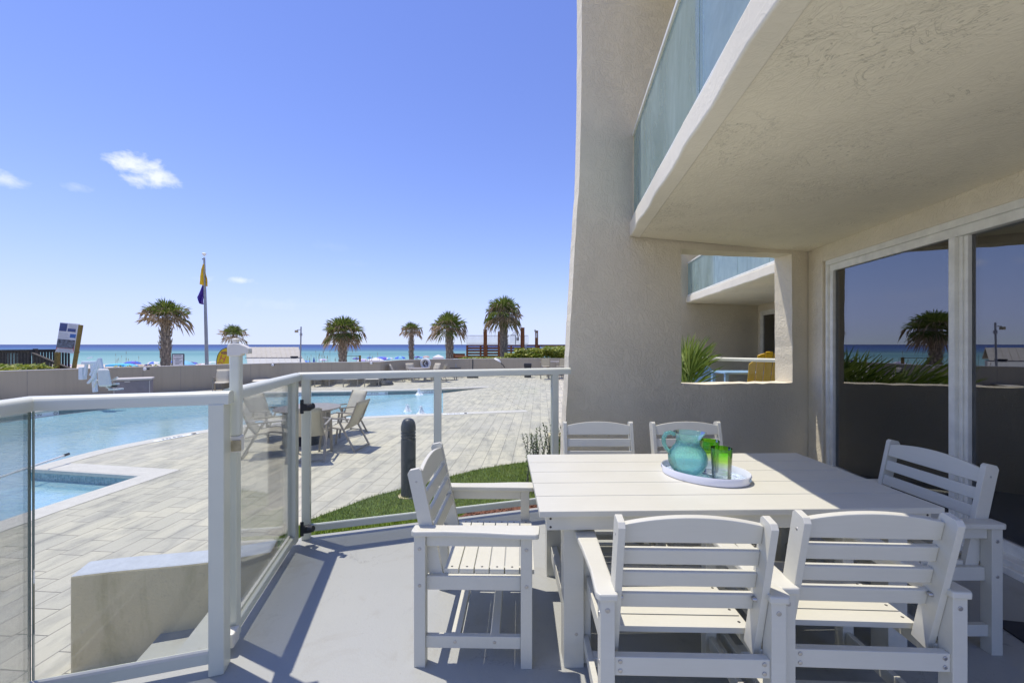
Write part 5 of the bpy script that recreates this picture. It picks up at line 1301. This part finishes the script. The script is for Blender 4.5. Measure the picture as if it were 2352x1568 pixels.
MB().tube([(0, 0, 0), (.08, 0, 3.95)], [.055, .045], 10).build('pole', 'grey_pole', lp_); MB().tube([(.08, 0, 3.70), (-.05, 0, 3.74), (-.20, 0, 3.72)], .025, 8).build('arm', 'grey_pole', lp_); MB().cbox((-.24, 0, 3.62), (.20, .16, .17)).build('lamp_head', 'latch_tan', lp_, bevel=.02); MB().cbox((.08, 0, 3.4), (.12, .12, .18)).build('fitting', 'grey_pole', lp_)

# wooden beach deck with rusty steel columns
dk = thing('beach_deck', 'raised brown board beach deck with white picket guard rail', 'deck', (-.8, 33.0, -1.3))
def px(u_, y=33.0): return (u_ - 1176) / F * y + .8
def pz(v, y=33.0): return CAM_H - (v - 791) / F * y + 1.3
MB().box((px(1072), 0, pz(795)), (px(1300), 4.5, pz(792))).build('platform', 'brown_boards', dk)
for k, (a, b) in enumerate([(1072, 1118), (1118, 1176), (1176, 1240)]):
    mb = MB()
    for i in range(4): z = pz(799 + i * 6.3); mb.box((px(a), -.03, z - .085), (px(b), .02, z + .065))
    mb.build('board_wall', 'brown_boards', dk)
for u_ in (1073, 1104, 1118, 1174, 1238): MB().box((px(u_) - .07, -.1, 0), (px(u_) + .07, .06, pz(793))).build('post', 'brown_boards', dk)
MB().box((px(1030), -1.2, pz(822)), (px(1074), .5, pz(817))).build('ramp', 'brown_boards', dk); MB().bar((px(1028), -1.25, pz(829)), (px(1050), -1.25, pz(812)), .15, .25).build('ramp_rail', 'brown_boards', dk); MB().box((px(1048), -1.3, pz(816)), (px(1072), -1.2, pz(811))).build('ramp_rail', 'brown_boards', dk)
gr = MB(); 
for a, b in ((1072, 1171), (1192, 1213)):
    gr.bar((px(a), .0, pz(770.5)), (px(b), .0, pz(770.5)), .04, .04); gr.bar((px(a), .0, pz(789)), (px(b), .0, pz(789)), .04, .04)
    n = int((b - a) / 2.6)
    for i in range(n + 1): x = px(a + (b - a) * i / n); gr.box((x - .011, -.011, pz(790)), (x + .011, .011, pz(770.5)))
pts = [(px(1171 + 21 * i / 12), 0, pz(770.5 - 8 * math.sin(math.pi * (.5 - .5 * math.cos(math.pi * i / 12))))) for i in range(13)]; gr.tube(pts, .022, 6)
for i in range(1, 12, 1): gr.box((pts[i][0] - .011, -.011, pz(790)), (pts[i][0] + .011, .011, pts[i][2]))
gr.build('guard_rail', 'white_paint', dk)
mb = MB(); mb.bar((px(1184), -.05, pz(791)), (px(1184), -.05, pz(770)), .06, .06); mb.bar((px(1172), -.05, pz(770)), (px(1185), -.05, pz(770)), .06, .06); mb.box((px(1186), -.08, pz(782)), (px(1192), -.02, pz(775))); mb.build('gate_frame', 'galvanised', dk)
for i, (u_, v0, v1, w, lb) in enumerate([(1115, 757, 822, 6.8, 'rusty steel column at the railed end of the beach deck'), (1147, 762, 822, 5.5, 'rusty steel column partly behind the tallest palm'),
                                     (1200, 753, 815, 7, 'tallest rusty steel column on the sunny side of the tallest palm'), (1232, 760, 800, 5.5, 'rusty steel column carrying a small floodlight')]):
    t = thing('steel_column', lb, 'column', (px(u_) - .8, 32.75, -1.3), .35, 'rusty steel columns'); h = pz(v0, 32.75); w_ = w / F * 32.75; mb = MB()
    mb.box((-w_ / 2, -w_ / 2, 0), (w_ / 2, -w_ / 2 + .02, h)); mb.box((-w_ / 2, w_ / 2 - .02, 0), (w_ / 2, w_ / 2, h)); mb.box((-.012, -w_ / 2 + .02, 0), (.012, w_ / 2 - .02, h)); mb.build('beam', 'rust_steel', t); MB().box((-w_ / 2 - .015, -w_ / 2 - .015, h), (w_ / 2 + .015, w_ / 2 + .015, h + .03)).build('cap', 'rust_steel', t)
    if i == 3: MB().box((-w_ / 2 - .04, -.2, h - .55), (-w_ / 2 + .08, -.12, h - .15)).build('fitting', 'white_paint', t); MB().lathe([(0, 0), (.11, .02), (.12, .1), (0, .12)], 12, X=Matrix.Translation((-.26, -.2, h + .0)) @ Matrix.Rotation(R(80), 4, 'Y')).build('lamp_head', 'galvanised', t)
gp = thing('garden_post', 'thin pale post standing in the dune plants', 'post', (.93, 27.2, -1.2)); MB().box((-.06, -.06, 0), (.06, .06, 2.68)).build('post', 'galvanised', gp); MB().box((-.02, -.1, 2.35), (.28, -.04, 2.42)).build('bracket', 'white_paint', gp)
tp = thing('timber_fence', 'small timber post fence at the lone palm trunk', 'fence', (-11.8, 29.0, -1.3))
for x in (-.45, .85): MB().box((x - .06, -.06, 0), (x + .06, .06, 2.02)).build('post', 'treated_wood', tp)
MB().bar((-.45, 0, 1.98), (.85, 0, 1.98), .03, .03).build('rail', 'weathered_wood', tp)

# umbrellas, canopies on the beach
ucols = {'blue': (0.07, 0.16, 0.62), 'violet': (0.16, 0.14, 0.55), 'navy': (0.03, 0.03, 0.16), 'light_blue': (0.22, 0.52, 0.80), 'cyan': (0.12, 0.55, 0.80), 'white': (0.72, 0.70, 0.68), 'mint': (0.55, 0.74, 0.62),
         'lilac': (0.50, 0.45, 0.66), 'pink': (0.66, 0.40, 0.36), 'beige': (0.55, 0.44, 0.36), 'royal': (0.02, 0.08, 0.36)}
for k, c in ucols.items(): simple('canvas_' + k, c, 0.8, 0.06, 3)
def umbrella(u_, v, wpx, c1, c2, label, y=60.0, ground=-3.3):
    t = thing('beach_umbrella', label, 'beach umbrella', ((u_ - 1176) / F * y, y, ground), u_ * .1, 'umbrellas on the beach'); r = wpx / 2 / F * y; top = CAM_H - (v - 791) / F * y - ground
    mb = MB(); n = 8; h = r * .42; vs = [(0, 0, top)] ; fs = []
    for ring, (rr, zz) in enumerate(((.5, .13), (.85, .5), (1.0, 1.0))):
        for j in range(n): vs.append((r * rr * math.cos(j * math.pi / 4), r * rr * math.sin(j * math.pi / 4), top - h * zz))
    for j in range(n):
        mb.mi += [j % 2] * 3; k = (j + 1) % n; fs += [(0, 1 + j, 1 + k), (1 + j, 9 + j, 9 + k, 1 + k), (9 + j, 17 + j, 17 + k, 9 + k)]
    mb.v = vs; mb.f = fs; o = mb.build('canopy', ['canvas_' + c1, 'canvas_' + c2], t); sf = o.modifiers.new('thickness', 'SOLIDIFY'); sf.thickness = .01
    MB().tube([(0, 0, 0), (0, 0, top + .05)], .025, 6).build('pole', 'white_paint', t)
def canopy(u_, v, wpx, c, label, y=58.0, ground=-3.3, pitch=.35):
    t = thing('beach_canopy', label, 'beach canopy', ((u_ - 1176) / F * y, y, ground), .15, 'canopies on the beach'); r = wpx / 2 / F * y; top = CAM_H - (v - 791) / F * y - ground; e = top - pitch * r * 1.6; mb = MB()
    mb.add([(0, 0, top), (-r, -r, e), (r, -r, e), (r, r, e), (-r, r, e), (-r, -r, e - .25), (r, -r, e - .25), (r, r, e - .25), (-r, r, e - .25), (-r * .5, -r * .5, top - (top - e) * .42), (r * .5, -r * .5, top - (top - e) * .42), (r * .5, r * .5, top - (top - e) * .42), (-r * .5, r * .5, top - (top - e) * .42)],
           [(0, 9, 10), (0, 10, 11), (0, 11, 12), (0, 12, 9), (9, 1, 2, 10), (10, 2, 3, 11), (11, 3, 4, 12), (12, 4, 1, 9), (1, 5, 6, 2), (2, 6, 7, 3), (3, 7, 8, 4), (4, 8, 5, 1)])
    o = mb.build('roof', 'canvas_' + c, t); sf = o.modifiers.new('thickness', 'SOLIDIFY'); sf.thickness = .01
    for x in (-r, r):
        for y_ in (-r, r): MB().bar((x * .97, y_ * .97, 0), (x * .97, y_ * .97, e), .04, .04).build('leg', 'white_paint', t)
for a in [(303.8, 829, 33, 'violet', 'blue', 'broad violet blue umbrella over the cyan canopies'), (322, 837, 15, 'pink', 'beige', 'small pink umbrella above the wall light'), (338, 836, 18, 'beige', 'navy', 'dark patterned umbrella beside the small pink one'),
          (353, 830, 24, 'white', 'blue', 'blue and white striped umbrella on the sea side of the thick palm'), (366, 830.5, 22, 'mint', 'white', 'mint and white umbrella touching the thick palm trunk'), (394, 829, 16, 'blue', 'royal', 'royal blue umbrella peeping out behind the notice sign'),
          (442, 831, 22, 'navy', 'violet', 'dark navy umbrella between notice sign and flagpole'), (466, 834, 24, 'pink', 'white', 'pale pinkish umbrella at the foot of the flagpole'), (489, 829.5, 20, 'mint', 'white', 'pale mint umbrella between flagpole and yellow banner'),
          (704, 827.6, 18, 'blue', 'light_blue', 'bright blue umbrella at the corner of the shed roof'), (741.4, 823.6, 20, 'lilac', 'white', 'pale lilac umbrella alone on the beach before the lone palm'), (818, 821, 17, 'navy', 'violet', 'dark umbrella just past the lone palm trunk'),
          (833, 823.3, 28, 'lilac', 'white', 'wide lilac and white umbrella past the lone palm'), (848, 819.5, 12, 'navy', 'blue', 'small navy umbrella behind the white canopy'), (877, 818.7, 36, 'blue', 'violet', 'big blue umbrella rising behind the white canopy'),
          (894, 820.5, 20, 'light_blue', 'white', 'light blue umbrella beside the big blue one'), (918.7, 818, 27, 'blue', 'light_blue', 'blue umbrella just before the slender palm'), (958.7, 817.5, 15, 'navy', 'violet', 'dark navy umbrella directly behind the slender palm'),
          (968.5, 819.3, 13, 'blue', 'light_blue', 'small bright blue umbrella above the life ring'), (979, 817, 17, 'pink', 'beige', 'pink beige umbrella beside the small bright blue one'), (956, 822, 10, 'mint', 'cyan', 'tiny mint umbrella at the slender palm trunk'), (290, 834, 30, 'violet', 'lilac', 'low violet umbrella behind the cyan canopy'), (152, 836, 20, 'violet', 'white', 'violet umbrella seen under the boardwalk stair'), (1028, 820.5, 12, 'navy', 'navy', 'dark umbrella at the deck ramp')]: umbrella(*a)
canopy(275, 834, 34, 'cyan', 'cyan canopy beside the pool lift arm', pitch=.1); canopy(297, 834.5, 22, 'cyan', 'cyan canopy under the broad violet blue umbrella', pitch=.3); canopy(427, 828.5, 26, 'light_blue', 'light blue canopy next to the notice sign', pitch=.4)
canopy(862.7, 820.5, 33, 'white', 'low white canopy in front of the big blue umbrella', pitch=.25); canopy(1006.6, 814, 25, 'white', 'tall white canopy between the two palms beside the deck ramp', pitch=.3)
t = thing('beach_umbrella', 'closed blue umbrella standing like a cone on the beach', 'beach umbrella', ((721 - 1176) / F * 45, 45, -2.8), 0, 'umbrellas on the beach')
MB().lathe([(.02, 2.9), (.05, 2.75), (.22, 1.7), (.17, 1.6), (0, 1.6)], 10).build('canopy', 'canvas_royal', t); MB().tube([(0, 0, 0), (0, 0, 2.95)], .02, 6).build('pole', 'white_paint', t)
by = thing('buoy', 'tiny red buoy far out on the water', 'buoy', ((181 - 1176) / F * 270, 270, -4.0)); MB().lathe([(0, -.2), (.5, 0), (.45, .6), (.2, 1.0), (0, 1.05)], 12).build('float', 'red_paint', by)
